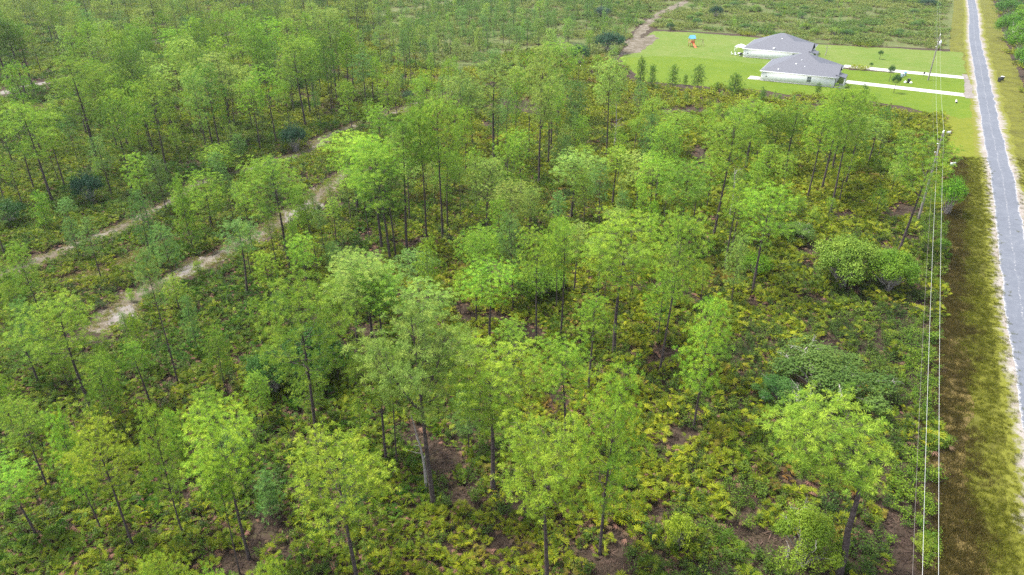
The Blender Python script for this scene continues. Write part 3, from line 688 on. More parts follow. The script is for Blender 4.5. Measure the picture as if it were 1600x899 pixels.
# ------------------------------------------------------------------ trees
TINT = {'g': (.205, .335, .034), 'y': (.30, .405, .034), 'p': (.265, .38, .070), 'd': (.105, .205, .026), 'b': (.15, .275, .062), 'l': (.235, .385, .034)}
rt = random.Random(5)
def tint(c):
    b = TINT[c]; f = rt.uniform(.76, 1.14); g = rt.uniform(.86, 1.06)
    return (b[0] * f * g, b[1] * f, b[2] * f, 1)
PR = {
    'M': [pine(i, 18, .55 + .045 * (i % 3), 3.6, ['round', 'round', 'flat'][i % 3], 28 + i % 5) for i in range(1, 9)],
    'O': [pine(20 + i, 19, .50, 4.0, 'open', 25, dead=9) for i in range(3)],
    'C': [pine(30 + i, 13, .34, 2.5, 'round', 34, sub=.9) for i in range(4)],
    'S': [pine(40 + i, 17, .64, 2.2, 'round', 20, dead=8) for i in range(4)],
    'F': [pine(50 + i, 17, .55, 3.8, 'flat', 24, fork=[(.50 + .05 * i, .36, 2.6 + i), (.56, .32, 5.6 + i)][:1 + i % 2], split=True, dead=4) for i in range(3)],
    'Y': [pine(60 + i, 5.5, .10, 1.05, 'cone', 26, 18, .30, .036, .8, 0, .06, dead=0, kite=False, sep=.25) for i in range(4)],
    # the same kinds, lighter, for the far wood
    'm': [pine(70 + i, 18, .56, 3.5, ['round', 'flat'][i % 2], 24, 22, .42, .062, .8, 1, kite=False, sep=.55) for i in range(6)],
    'o': [pine(80 + i, 18, .45, 3.8, 'open', 26, 22, .42, .062, .8, 1, dead=8, kite=False, sep=.55) for i in range(3)],
    's': [pine(90 + i, 16, .48, 2.2, 'round', 24, 20, .40, .06, .8, 1, kite=False, sep=.5) for i in range(4)],
    'y': [pine(95 + i, 5.5, .08, 1.0, 'cone', 20, 10, .36, .07, .7, 2, .06, dead=0, kite=False, sep=.3) for i in range(4)],
}
count = {}
placed = []
def put_tree(kind, X, Y, h, R, colour, label, group, name='pine_tree', cat='pine tree', rz=None):
    pr = PR[kind][count.get(kind, 0) % len(PR[kind])]; count[kind] = count.get(kind, 0) + 1
    t = thing(name, label, cat, (X, Y, 0), rt.uniform(0, 6.28) if rz is None else rz, group, (max(.55 * h / pr['H'], R / pr['R']),) * 2 + (h / pr['H'],))
    t.rotation_euler[0] = rt.gauss(0, .022); t.rotation_euler[1] = rt.gauss(0, .022)
    obj('trunk', pr['wood'], t)
    for l_ in pr['limbs']: obj('limb', l_, t)
    c = obj('crown', pr['crown'], t); c.color = tint(colour)
    placed.append((X, Y)); return t
def base_tree(bx, by, ty, hw, kind, colour, label, group='tall pines of the wood', name='pine_tree'):
    X, Y = G(bx, by); h = max(2.0, height_at(Y, ty) - .3); R = 1.07 * hw * depth(Y, h * .75) / FPX
    return put_tree(kind, X, Y, h, R, colour, label, group, name)
def top_tree(tx, ty, h, hw, kind, colour, label, group='tall pines of the wood'):
    X, Y = G(tx, ty, h); return put_tree(kind, X, Y, h, 1.07 * hw * depth(Y, h * .75) / FPX, colour, label, group)

# the leaning, crooked pine by the power line
X, Y = G(1308, 905); h = height_at(Y, 632)
hero = pine(7, h, .70, 4.0, 'flat', 34, 54, .40, .027, 1.0, 0, 0, [(.66, .42, 3.3)], (-2.6, .4), [(0, 0, 0), (.1, 0, h * .2), (-.15, 0, h * .4), (.15, .1, h * .52), (-.15, .1, h * .6), (.35, .1, h * .68), (-.6, .2, h * .8), (-1.3, .2, h)], .30, True, 7, True, .56)
PR['K'] = [hero]
put_tree('K', X, Y, h, PR['K'][0]['R'], 'g', 'crooked thick-trunked pine with a lopsided crown beside the power lines, bottom right', 'tall pines of the wood', rz=0.0)
# the tall dark-trunked forked pine in the front
X, Y = G(679, 797); h = height_at(Y, 472)
PR['T'] = [pine(8, h, .54, 3.9, 'open', 38, 50, .40, .032, 1.0, 0, .2, [(.55, .30, 3.0), (.62, .26, .4)], (0, 0), None, .225, True, 6, True, .60)]
put_tree('T', X, Y, h, PR['T'][0]['R'], 'p', 'tallest front pine, dark straight trunk, open forked crown with bare side limb', 'tall pines of the wood', rz=0.0)

for a in [
 (560, 918, 682, 80, 'M', 'y', 'full yellow-green pine at the bottom edge beside the bare brown patch'),
 (855, 914, 650, 74, 'M', 'y', 'broad yellow-green pine at the bottom centre, pale grey trunk'),
 (498, 717, 422, 70, 'M', 'g', 'big round-crowned pine in front of the dark green oak'),
 (604, 722, 528, 52, 'M', 'g', 'thick-trunked pine just left of the tallest front pine'),
 (620, 727, 540, 20, 'S', 'g', 'thin dark pine stem close behind the thick-trunked front pine'),
 (770, 768, 543, 80, 'M', 'l', 'wide bright green pine just right of the tallest front pine'),
 (883, 690, 525, 46, 'M', 'l', 'bright dome-shaped pine below the brown clearing in the centre'),
 (937, 866, 560, 56, 'C', 'l', 'bright long-crowned pine right of the broad yellow-green one'),
 (211, 862, 652, 48, 'M', 'y', 'yellow-green pine with leaning dark trunk over the lower left palmettos'),
 (162, 836, 630, 28, 'C', 'l', 'narrow bright pine left of the leaning dark-trunked one'),
 (390, 874, 627, 54, 'M', 'y', 'bushy yellow-green pine left of the bare brown patch'),
 (375, 897, 712, 14, 'S', 'l', 'thin stem standing close to the bushy pine by the brown patch'),
 (287, 839, 620, 27, 'C', 'g', 'slim green pine between two bushy yellow-green pines, lower left'),
 (75, 763, 620, 36, 'M', 'g', 'green pine at the left edge with slanting slim trunk'),
 (60, 842, 718, 40, 'M', 'l', 'lower of the two pines at the lower left edge'),
 (147, 650, 458, 60, 'M', 'g', 'round dense pine just below the pale sandy turn of the path'),
 (62, 604, 505, 34, 'O', 'd', 'darker open pine at the left edge beside the round dense one'),
 (279, 602, 380, 22, 'S', 'b', 'thin tall bluish pine standing over the palmettos below the path'),
 (387, 462, 335, 32, 'S', 'b', 'small-topped pine at the near edge of the sandy path'),
 (453, 420, 238, 52, 'M', 'g', 'spreading pine above the sandy path with several stems close by'),
 (434, 425, 330, 12, 'S', 'g', 'thin stem left of the spreading pine above the sandy path'),
 (498, 425, 300, 14, 'S', 'g', 'thin stem right of the spreading pine above the sandy path'),
 (272, 443, 345, 20, 'C', 'b', 'slender bluish pine growing in the middle of the sandy path'),
 (238, 375, 235, 22, 'S', 'g', 'tall thin pine between the two sandy paths'),
 (331, 358, 263, 32, 'C', 'l', 'bright young bushy pine between the two sandy paths'),
 (289, 345, 290, 14, 'C', 'l', 'narrow young pine left of the bright bushy one between the paths'),
 (959, 558, 330, 65, 'M', 'l', 'large round pine right of centre with a bare grey trunk and side limbs'),
 (1029, 590, 318, 42, 'M', 'g', 'slightly leaning pine right of the large round centre pine'),
 (1175, 461, 280, 46, 'M', 'l', 'dome-crowned pine with a long bare leaning trunk, right middle'),
 (1131, 425, 276, 25, 'S', 'l', 'left one of a close pair of slim pines behind the dome-crowned pine'),
 (1140, 408, 286, 22, 'S', 'g', 'right one of a close pair of slim pines behind the dome-crowned pine'),
 (1114, 375, 156, 40, 'M', 'g', 'tall bare-stemmed pine left of the close pair of slim pines'),
 (1083, 672, 450, 40, 'C', 'l', 'bright feathery pine with a thin trunk among the right palmettos'),
 (995, 335, 235, 32, 'M', 'p', 'pale compact pine left of the tall bare-stemmed pine'),
 (957, 325, 226, 25, 'S', 'g', 'slim pine just left of the pale compact pine'),
 (892, 345, 232, 38, 'M', 'p', 'pale dome pine with several bare stems beneath, upper centre'),
 (761, 390, 243, 36, 'M', 'p', 'pale pine with straight bare trunk left of the pale dome pine'),
 (636, 397, 176, 36, 'S', 'g', 'high-crowned pine with the longest bare trunk in the centre left'),
 (692, 378, 145, 40, 'M', 'g', 'right-hand straight tall pine of three in a row, centre left'),
 (667, 384, 162, 28, 'S', 'g', 'middle straight tall pine of three in a row, centre left'),
 (772, 255, 82, 40, 'O', 'p', 'pale umbrella-crowned pine with radiating bare limbs, upper centre'),
 (842, 290, 66, 42, 'F', 'p', 'tall thick pine forking into a V, upper centre'),
 (826, 243, 76, 15, 'S', 'g', 'thin pole-like pine left of the V-forked pine'),
 (872, 190, 62, 30, 'M', 'g', 'green pine close behind the V-forked pine'),
 (861, 215, 110, 14, 'S', 'g', 'short thin stem right of the V-forked pine'),
 (803, 278, 122, 13, 'S', 'g', 'thin stem between the umbrella pine and the V-forked pine'),
 (789, 270, 132, 13, 'S', 'b', 'thin bluish stem just right of the umbrella-crowned pine'),
 (723, 240, 108, 26, 'F', 'p', 'twisted-limbed pine left of the umbrella-crowned pine'),
 (610, 410, 222, 44, 'M', 'g', 'leafy pine above a cluster of dark stems, centre left'),
 (597, 390, 205, 50, 'M', 'l', 'wide pine with a long bare low limb above the path end'),
 (619, 407, 250, 26, 'S', 'b', 'bluish pine among the cluster of dark stems, centre left'),
 (947, 248, 86, 26, 'M', 'p', 'tall pine with a Y-shaped base near the lawn corner'),
 (1164, 272, 150, 34, 'O', 'g', 'branchy pine with dark limbs below the near house'),
 (1200, 272, 162, 27, 'M', 'g', 'pine below the right half of the near house'),
 (1225, 270, 154, 27, 'M', 'g', 'pine below the front corner of the near house'),
 (1261, 312, 162, 29, 'M', 'l', 'leftmost of three pines with pale leaning trunks below the driveways'),
 (1283, 300, 130, 38, 'M', 'l', 'middle of three pines with pale leaning trunks below the driveways'),
 (1297, 337, 134, 33, 'M', 'g', 'rightmost of three pines with pale leaning trunks below the driveways'),
 (1372, 224, 164, 18, 'C', 'd', 'dark green small pine on the lawn edge near the power pole'),
 (1053, 250, 172, 29, 'M', 'g', 'green pine below the middle of the back lawn'),
 (1016, 225, 150, 24, 'M', 'g', 'green pine near the lawn corner, right of the Y-based pine'),
 (1403, 397, 206, 46, 'F', 'g', 'curving forked pine beside the nearer power pole'),
 (765, 537, 405, 42, 'M', 'l', 'bright feathery pine left of the brown clearing in the centre'),
 (838, 535, 355, 38, 'M', 'l', 'right-leaning bright pine on the brown clearing in the centre'),
 (876, 527, 345, 26, 'S', 'g', 'slim dark-stemmed pine at the right of the brown clearing'),
 (600, 557, 418, 40, 'M', 'g', 'straight dark-stemmed pine above the dark green oak'),
 (582, 537, 395, 52, 'M', 'p', 'pale broad pine with thick limbs left of the straight dark-stemmed one'),
 (668, 562, 440, 52, 'F', 'p', 'pale low-forking pine directly behind the tallest front pine'),
 (655, 472, 388, 32, 'M', 'b', 'bluish small pine behind the pale low-forking pine'),
 (526, 160, 8, 30, 'M', 'p', 'tall pine with dark trunk on the far path bend'),
 (575, 188, 80, 22, 'S', 'b', 'pine with a thick vine-wrapped trunk by the far path'),
 (643, 137, 25, 10, 'S', 'b', 'right one of two narrow bluish pines in the far clearing'),
 (634, 134, 42, 9, 'S', 'b', 'left one of two narrow bluish pines in the far clearing'),
 (156, 272, 82, 46, 'O', 'g', 'wide dark-limbed pine with a slanting trunk, upper left'),
 (83, 318, 150, 38, 'O', 'g', 'open pine with a slanting dark trunk at the upper left edge'),
 (184, 234, 92, 28, 'M', 'g', 'pine with twin stems right of the wide dark-limbed pine'),
 (205, 223, 94, 30, 'M', 'g', 'branchy pine third from the wide dark-limbed pine, upper left'),
 (240, 237, 72, 28, 'M', 'd', 'darker pine with a vine-thick stem, upper left'),
 (362, 222, 80, 38, 'O', 'p', 'tall pine with a bare dark trunk above the path, upper left'),
 (325, 196, 68, 28, 'M', 'g', 'pine close left of the tall bare-trunked pine, upper left'),
 (411, 168, 24, 20, 'M', 'g', 'left one of two dark-stemmed pines over yellow palmettos, upper left'),
 (424, 168, 55, 20, 'M', 'g', 'right one of two dark-stemmed pines over yellow palmettos, upper left'),
 (478, 202, 55, 36, 'M', 'g', 'pine with a vine-covered trunk above the dark round shrub'),
 (22, 153, 12, 28, 'M', 'd', 'first from the left of the pines along the white sand road'),
 (40, 150, 25, 24, 'M', 'd', 'second from the left of the pines along the white sand road'),
 (54, 146, 32, 22, 'S', 'g', 'third from the left of the pines along the white sand road'),
 (345, 272, 222, 30, 'C', 'l', 'bright young pine by the upper path in front of taller trunks'),
 (378, 258, 206, 12, 'C', 'b', 'narrow young pine right of the bright one by the upper path'),
 ]: base_tree(*a)
for a in [
 (237, 866, 13, 44, 'M', 'y', 'yellow-green crown cut by the bottom edge, lower left'),
 (410, 874, 12, 26, 'C', 'y', 'small yellow-green crown cut by the bottom edge right of the brown patch'),
 (328, 888, 12, 22, 'C', 'l', 'small crown cut by the bottom edge left of the brown patch'),
 (540, 402, 12, 46, 'M', 'p', 'pale full pine above the big round-crowned pine'),
 (740, 352, 13, 30, 'M', 'g', 'green pine left of the pale straight-trunked one, centre'),
 (1075, 250, 14, 42, 'M', 'g', 'broad green pine in the middle of the wood, right of centre'),
 (1022, 240, 13, 30, 'M', 'l', 'bright pine right of the pale compact pine'),
 (1328, 140, 15, 36, 'M', 'g', 'crown against the green lawn strip below the driveways'),
 (545, 208, 13, 44, 'M', 'l', 'bright broad pine at the end of the sandy path'),
 ]: top_tree(*a)
for a in [(312, 434, 404, 10, 'Y', 'l', 'small sapling on the sandy path beside the slender bluish pine'), (206, 472, 447, 8, 'Y', 'l', 'tiny sapling on the pale sand near the path turn'), (240, 398, 372, 9, 'Y', 'b', 'young sapling between the paths below the tall thin pine'),
 (1000, 136, 84, 9, 'Y', 'd', 'first young pine from the left along the lawn edge'), (1017, 142, 97, 8, 'Y', 'd', 'second young pine from the left along the lawn edge'), (1050, 138, 97, 11, 'Y', 'd', 'third young pine from the left along the lawn edge'), (1090, 139, 97, 12, 'Y', 'd', 'fourth young pine from the left along the lawn edge'),
 (1147, 148, 111, 14, 'Y', 'd', 'bushy dark young pine below the patio slab, at the lawn edge'), (1070, 134, 114, 5, 'Y', 'd', 'small sapling between the two bigger young pines at the lawn edge'), (1120, 143, 125, 5, 'Y', 'd', 'small sapling left of the bushy dark young pine at the lawn edge'), (1192, 155, 137, 6, 'Y', 'd', 'small sapling in front of the near house wall'), (1277, 148, 126, 6, 'Y', 'd', 'sapling in front of the front corner of the near house'), (1217, 160, 145, 5, 'Y', 'g', 'low sapling below the window of the near house'), (1322, 168, 140, 9, 'Y', 'd', 'dark sapling top below the lower driveway'), (1345, 165, 127, 10, 'Y', 'd', 'dark young pine below the lower driveway')]:
    base_tree(*a, group='young pines', name='young_pine')

# dead trunks
def snag(bx, by, ty, label, seed, lean=0.0):
    X, Y = G(bx, by); h = height_at(Y, ty); rs = np.random.RandomState(seed)
    t = thing('dead_tree', label, 'dead tree', (X, Y, 0), 0, 'bare dead trunks')
    mb = MB(); q = np.linspace(0, 1, 8); mb.tube(np.stack([.2 * np.sin(q * 4) + lean * q, .1 * q, h * q], 1), .15 * (1 - .8 * q), 6); obj('trunk', mb.mesh('dead_trunk', [M['deadwood']], True), t)
    for i in range(5):
        b = rs.uniform(.35, .95); L = rs.uniform(.6, 1.8); az = rs.rand() * 6.28; mb = MB(); p = np.linspace(0, 1, 4)
        mb.tube(np.stack([.2 * math.sin(b * 4) + lean * b + math.cos(az) * L * p, .1 * b + math.sin(az) * L * p, h * b + L * .5 * p ** 1.5], 1), .04 * (1 - .8 * p), 4); obj('limb', mb.mesh('dead_limb', [M['deadwood']], True), t)
snag(959, 233, 158, 'pale bare dead trunk beside the Y-based pine near the lawn corner', 1)
snag(666, 767, 650, 'thin grey dead trunk left of the tallest front pine', 2, -.6)
snag(1289, 87, 69, 'thin dark bare trunk on the lawn right of the far house', 3, .2)
snag(1138, 345, 262, 'slim bare dead trunk in the middle of the wood, right of centre', 4)

# trees that fill the wood, row by row
def fill(poly_px, n, sep, kinds, cols, hr, Rr, zone, group, seed, rows=3, name='pine_tree', top=-200):
    rs = np.random.RandomState(seed); poly = gp(*poly_px); xs = [p[0] for p in poly]; ys = [p[1] for p in poly]; got = []; tries = 0
    while len(got) < n and tries < 6000:
        tries += 1; X, Y = rs.uniform(min(xs), max(xs)), rs.uniform(min(ys), max(ys))
        pq = P(X, Y)
        if pq[0] < 130 and 138 < pq[1] < 215: continue          # the white sand road shows here
        if not in_poly([X], [Y], poly)[0] or not clear_of(np.array([X]), np.array([Y]), 11, 2.2)[0]: continue
        if min((math.hypot(X - a, Y - b) for a, b in placed), default=99) < sep or min((math.hypot(X - a, Y - b) for a, b in got), default=99) < sep: continue
        got.append((X, Y))
    got.sort(key=lambda p: -p[1]); m = math.ceil(len(got) / rows); names = {1: [''], 2: ['far ', 'near '], 3: ['far ', 'middle ', 'near '], 4: ['farthest ', 'upper ', 'lower ', 'nearest '],
             5: ['farthest ', 'upper ', 'middle ', 'lower ', 'nearest ']}[rows]
    for r in range(rows):
        row = sorted(got[r * m:(r + 1) * m], key=lambda p: P(*p)[0])
        for i, (X, Y) in enumerate(row):
            h = min(rs.uniform(*hr), max(3.0, height_at(Y, top + rs.uniform(0, 30)) - .8)); R = rs.uniform(*Rr) * (h / hr[1]) ** .4; kd = kinds[rs.randint(len(kinds))]; cc = cols[rs.randint(len(cols))]
            put_tree(kd, X, Y, h, R, cc, '%s pine from the left in the %srow %s' % (ORD[i % 20] if i < 20 else 'twenty-' + ORD[i - 20], names[r], zone), group, name)
fill([(-40, 330), (-40, 165), (120, 130), (250, 110), (480, 105), (560, 120), (560, 165), (470, 215), (330, 265), (200, 320), (60, 360)], 82, 3.8, ['m', 'o', 'm', 's'], 'gggpdl', (13, 18.5), (2.4, 4.0), 'of the upper left wood', 'pines of the upper left wood', 1, 5)
fill([(-40, 135), (-40, 0), (600, 0), (590, 90), (480, 105), (250, 110), (120, 128)], 36, 5.6, ['m', 'o', 's', 'm'], 'pgpbg', (11, 17), (2.6, 4.2), 'of the far left wood', 'pines of the far left wood', 2, 5)
fill([(480, 330), (520, 250), (600, 190), (700, 160), (960, 130), (1000, 170), (1000, 330), (700, 380), (560, 400)], 36, 4.0, ['M', 'S', 'C', 'm', 's'], 'gglpb', (9, 16), (1.8, 3.2), 'of the middle wood', 'pines of the middle wood', 3, 3, top=95)
fill([(960, 175), (1370, 185), (1390, 260), (1300, 345), (1150, 350), (1000, 340)], 26, 4.4, ['M', 'S', 'C', 'm'], 'gglp', (7, 15), (1.8, 3.2), 'of the wood below the houses', 'pines below the houses', 4, 3, top=158)
fill([(560, 340), (900, 345), (1080, 400), (1080, 560), (700, 560), (520, 500)], 13, 4.6, ['M', 'C', 'S'], 'glp', (7, 12), (1.5, 2.8), 'of the small centre pines', 'smaller pines in the centre', 5, 2)
fill([(0, 480), (330, 500), (560, 640), (420, 860), (0, 870)], 12, 4.6, ['C', 'S', 'C'], 'gbl', (5, 10), (1.1, 2.0), 'over the lower left palmettos', 'smaller pines lower left', 6, 2)
fill([(560, 120), (590, 30), (840, 30), (960, 100), (960, 130), (760, 165), (620, 170)], 62, 3.4, ['s', 's', 'm'], 'bgpb', (6, 12), (1.2, 2.6), 'of the far clearing', 'half-grown pines in the far clearing', 7, 4, 'young_pine')
fill([(1545, 10), (1545, 70), (1570, 150), (1680, 260), (1680, 0), (1600, -20)], 22, 4.2, ['m', 's', 'm'], 'glgd', (7, 12), (2.0, 3.4), 'beyond the road', 'pines beyond the road', 8, 2)
fill([(0, 350), (180, 330), (480, 270), (560, 300), (540, 480), (420, 620), (0, 620)], 24, 3.4, ['S', 'C', 'Y', 's'], 'glbg', (4.5, 12), (1.0, 2.3), 'of slim pines round the sandy paths', 'slim pines round the paths', 21, 3, 'slim_pine')
fill([(480, 330), (700, 250), (1000, 240), (1080, 420), (1000, 640), (640, 640), (500, 560)], 44, 3.2, ['S', 'C', 's', 'S'], 'glbp', (5, 13), (1.0, 2.2), 'of slim pines in the centre', 'slim pines in the centre', 22, 3, 'slim_pine')
fill([(980, 190), (1380, 200), (1420, 380), (1250, 420), (1050, 560), (1000, 420)], 30, 3.4, ['S', 's', 'C'], 'glpg', (4, 10), (.9, 2.0), 'of slim pines right of centre', 'slim pines right of centre', 23, 3, 'slim_pine', top=165)
fill([(-40, 320), (-40, 150), (250, 110), (560, 120), (720, 140), (600, 200), (330, 265), (60, 350)], 60, 3.0, ['s', 'm', 's'], 'gpbl', (6, 14), (1.3, 2.8), 'of slim upper left pines', 'slim upper left pines', 24, 4, 'slim_pine')
fill([(0, 560), (420, 600), (640, 660), (900, 700), (860, 880), (0, 880)], 14, 3.4, ['S', 'C', 'Y'], 'glb', (3.5, 9), (.8, 1.8), 'of slim pines near the front', 'slim pines near the front', 25, 2, 'slim_pine')
# the rest of the far wood, too many to tell apart
wood_me = []
for kd in ('m', 'o', 's'):
    for pr in PR[kd][:2]:
        mb = MB(); mb.merge(pr['mbw']); w_ = mb.n
        for F, m_, t_ in pr['mbc'].F: mb.F.append((F + mb.n, m_ + 1, t_))
        mb.V += pr['mbc'].V; mb.n += pr['mbc'].n; wood_me.append(mb.mesh('far_pine', [M['bark'], M['needle_far']]))
rs = np.random.RandomState(55); poly = gp((-90, 120), (-90, -70), (640, -70), (600, 40), (585, 95), (480, 105), (250, 110), (120, 126)); got = []
while len(got) < 300:
    X, Y = rs.uniform(-330, 20), rs.uniform(190, 520)
    if not in_poly([X], [Y], poly)[0] or min(math.hypot(X - a, Y - b) for a, b in placed + got) < 3.9 or not clear_of(np.array([X]), np.array([Y]), 11, 2.0)[0]: continue
    if P(X, Y)[0] < 110 and P(X, Y)[1] > 118: continue
    got.append((X, Y))
n = len(got)
scatter('distant_pine_wood', 'mass of distant hazy pines filling the far upper left wood', np.array(got), rs.rand(n) * 6.28, rs.uniform(.6, .95, n), rs.randint(0, 6, n), lerp((.19, .285, .04), (.26, .34, .07), rs.rand(n)), wood_me, 'pine wood', 0.0, 8)
sap_me = []
for kd, i_ in (('y', 0), ('y', 1), ('y', 2), ('s', 2), ('s', 3)):
    pr = PR[kd][i_]; mb = MB(); mb.merge(pr['mbw'])
    for F, m_, t_ in pr['mbc'].F: mb.F.append((F + mb.n, m_ + 1, t_))
    mb.V += pr['mbc'].V; mb.n += pr['mbc'].n; sap_me.append(mb.mesh('far_young_pine', [M['bark'], M['needle_far']]))
rs = np.random.RandomState(56); poly = gp((420, 60), (420, -60), (1010, -60), (1000, 30), (960, 80), (830, 70), (720, 110), (600, 120)); got = []
while len(got) < 330:
    X, Y = rs.uniform(-180, 140), rs.uniform(190, 520)
    if not in_poly([X], [Y], poly)[0] or min(math.hypot(X - a, Y - b) for a, b in placed[-260:] + got) < 2.6 or not clear_of(np.array([X]), np.array([Y]), 11, 1.3)[0]: continue
    got.append((X, Y))
n = len(got); k_ = rs.randint(0, 5, n)
scatter('distant_young_pines', 'mass of small distant pines at the top edge left of the lawn', np.array(got), rs.rand(n) * 6.28, np.where(k_ > 2, rs.uniform(.45, .75, n), rs.uniform(.8, 1.6, n)), k_, lerp((.075, .17, .04), (.16, .28, .055), rs.rand(n)), sap_me, 'pine wood', 0.0, 9)
# saplings of the open scrub
def saplings(poly_px, n, sep, hr, cols, label, group, seed):
    rs = np.random.RandomState(seed); poly = gp(*poly_px); xs = [p[0] for p in poly]; ys = [p[1] for p in poly]; k = 0; t_ = 0; its = []
    while k < n and t_ < 9000:
        t_ += 1; X, Y = rs.uniform(min(xs), max(xs)), rs.uniform(min(ys), max(ys))
        if not in_poly([X], [Y], poly)[0] or not clear_of(np.array([X]), np.array([Y]), 11, 1.0)[0]: continue
        if min((math.hypot(X - a, Y - b) for a, b in placed[-250:]), default=99) < sep: continue
        h = rs.uniform(*hr); its.append(put_tree('y', X, Y, h, .19 * h + .25, cols[rs.randint(len(cols))], label, group, 'young_pine')); k += 1
    label_rows(its, max(2, n // 17), label)
saplings([(590, 130), (600, 0), (1000, 0), (1000, 40), (960, 95), (860, 80), (760, 130), (650, 150)], 130, 2.4, (3.0, 8.0), 'bbgd', '%s young pine from the left in the %s row of the far left scrub', 'saplings of the far left scrub', 11)
saplings([(1020, 0), (1490, 0), (1500, 70), (1280, 60), (1150, 48), (1040, 40)], 62, 3.2, (1.8, 4.5), 'bgdl', '%s young pine from the left in the %s row behind the houses', 'saplings behind the houses', 12)
saplings([(980, 135), (1160, 150), (1330, 165), (1390, 200), (1200, 200), (1000, 175)], 36, 2.0, (1.2, 4.2), 'dglb', '%s small sapling from the left in the %s row below the lawn', 'saplings beside the lawn', 13)

# ------------------------------------------------------------------ broadleaf trees and shrubs
BL = [broadleaf(1, 2.5, 3.6, 15000, .062, 22, rough=1.0), broadleaf(2, 2.5, 3.8, 15000, .062, 24, rough=1.0), broadleaf(3, 2.5, 3.4, 17000, .065, 40, 8, False, low=.8), broadleaf(4, 1.2, 1.5, 4200, .045, 30, 3, False, .03, 1.0), broadleaf(5, 1.2, 1.7, 4200, .045, 30, 3, False, .03, 1.0)]
def shrub(bx, by, ty, hw, which, col, label, group='broadleaf shrubs', name='oak_shrub', cat='shrub'):
    X, Y = G(bx, by); pr = BL[which]; R = hw * depth(Y, 1) / FPX
    Yc = Y + R * .55; h = max(.8, height_at(Yc, ty)); X = X * depth(Yc, 0) / depth(Y, 0)
    t = thing(name, label, cat, (X, Yc, 0), rt.uniform(0, 6.28), group, (R / pr['R'], R / pr['R'], h / (pr['H'] * .98)))
    obj('trunk', pr['wood'], t); c = obj('crown', pr['crown'], t); c.color = tuple(col) + (1,); obj('twigs', pr['twigs'], t)
PALE, BRI, DRK, BLU = (.17, .245, .06), (.17, .34, .02), (.035, .10, .02), (.03, .085, .045)
shrub(497, 618, 508, 62, 2, (.045, .125, .022), 'dark green oak behind the big round-crowned pine', name='oak_tree', cat='oak tree')
shrub(432, 628, 545, 44, 2, (.05, .13, .022), 'darker small oak at the left foot of the dark green oak', name='oak_tree', cat='oak tree')
shrub(1385, 468, 385, 44, 2, (.13, .245, .02), 'dense green half of the big oak thicket near the ditch')
shrub(1312, 462, 366, 56, 2, (.165, .265, .032), 'pale twiggy half of the big oak thicket, right middle')
shrub(1285, 655, 568, 98, 0, (.08, .145, .026), 'wide grey-green oak with white dead twigs behind the crooked pine', name='oak_tree', cat='oak tree')
shrub(1210, 640, 592, 38, 0, (.06, .15, .03), 'dark clump at the left end of the wide grey-green oak')
shrub(1252, 912, 812, 58, 0, (.16, .25, .022), 'bright green oak with bare white twigs at the bottom edge', name='oak_tree', cat='oak tree')
shrub(1057, 868, 803, 29, 3, (.27, .36, .03), 'small yellow-green tree with a white stem among the bottom right scrub')
shrub(1178, 440, 392, 26, 4, (.17, .33, .02), 'bright round shrub left of the long leaning trunk')
shrub(1242, 385, 345, 30, 1, (.12, .21, .04), 'grey twiggy shrub under the dome-crowned pine')
shrub(845, 475, 415, 46, 2, (.12, .235, .02), 'fresh green broadleaf shrub above the brown clearing')
shrub(462, 240, 191, 23, 3, BLU, 'dark round evergreen shrub at the far path bend')
shrub(143, 324, 266, 26, 3, BLU, 'dark evergreen shrub beside the upper path, left')
shrub(20, 360, 308, 30, 4, DRK, 'dark shrub at the left edge above the fork-trunked pine')
shrub(952, 86, 46, 28, 3, BLU, 'big dark round shrub at the left corner of the back lawn')
shrub(905, 104, 64, 18, 4, (.04, .12, .035), 'dark shrub left of the big round one at the lawn corner')
shrub(1118, 30, 6, 12, 3, BLU, 'dark bush on the far scrub left of the houses')
shrub(940, 30, 8, 16, 4, (.05, .10, .07), 'grey-blue bush beside the far sandy path')
shrub(1047, 48, 34, 7, 3, (.05, .12, .04), 'small dark bush at the far edge of the back lawn')
shrub(1448, 12, -4, 14, 3, BLU, 'dark bush left of the road at the top edge')
shrub(638, 160, 140, 11, 4, (.06, .12, .05), 'small grey-green shrub on the far path')
shrub(1478, 340, 270, 24, 3, (.12, .28, .02), 'bright bush at the foot of the nearer power pole', 'bushes along the ditch')
for i, (bx, by, ty, hw) in enumerate([(1470, 395, 372, 14), (1462, 700, 676, 26), (1446, 868, 844, 26)]):
    shrub(bx, by, ty, hw, 3 + i % 2, (.10 + .025 * (i % 3), .21, .018), '%s bright bush from the far end of the row under the power lines' % ORD[i], 'bushes along the ditch', 'roadside_bush', 'bush')
for i, (bx, by, ty, hw) in enumerate([(1572, 64, 18, 24), (1596, 98, 36, 32), (1572, 32, -6, 24), (1606, 126, 60, 30), (1630, 155, 80, 34), (1592, 20, -22, 30), (1562, 10, -22, 20), (1612, 60, 6, 34)]):
    shrub(bx, by, ty, hw, [2, 0, 3][i % 3], [(.09, .22, .02), (.12, .27, .02), (.06, .16, .02)][i % 3], '%s green bush beyond the road counting from the top' % ORD[i], 'bushes beyond the road', 'roadside_bush', 'bush')
rs = np.random.RandomState(31)
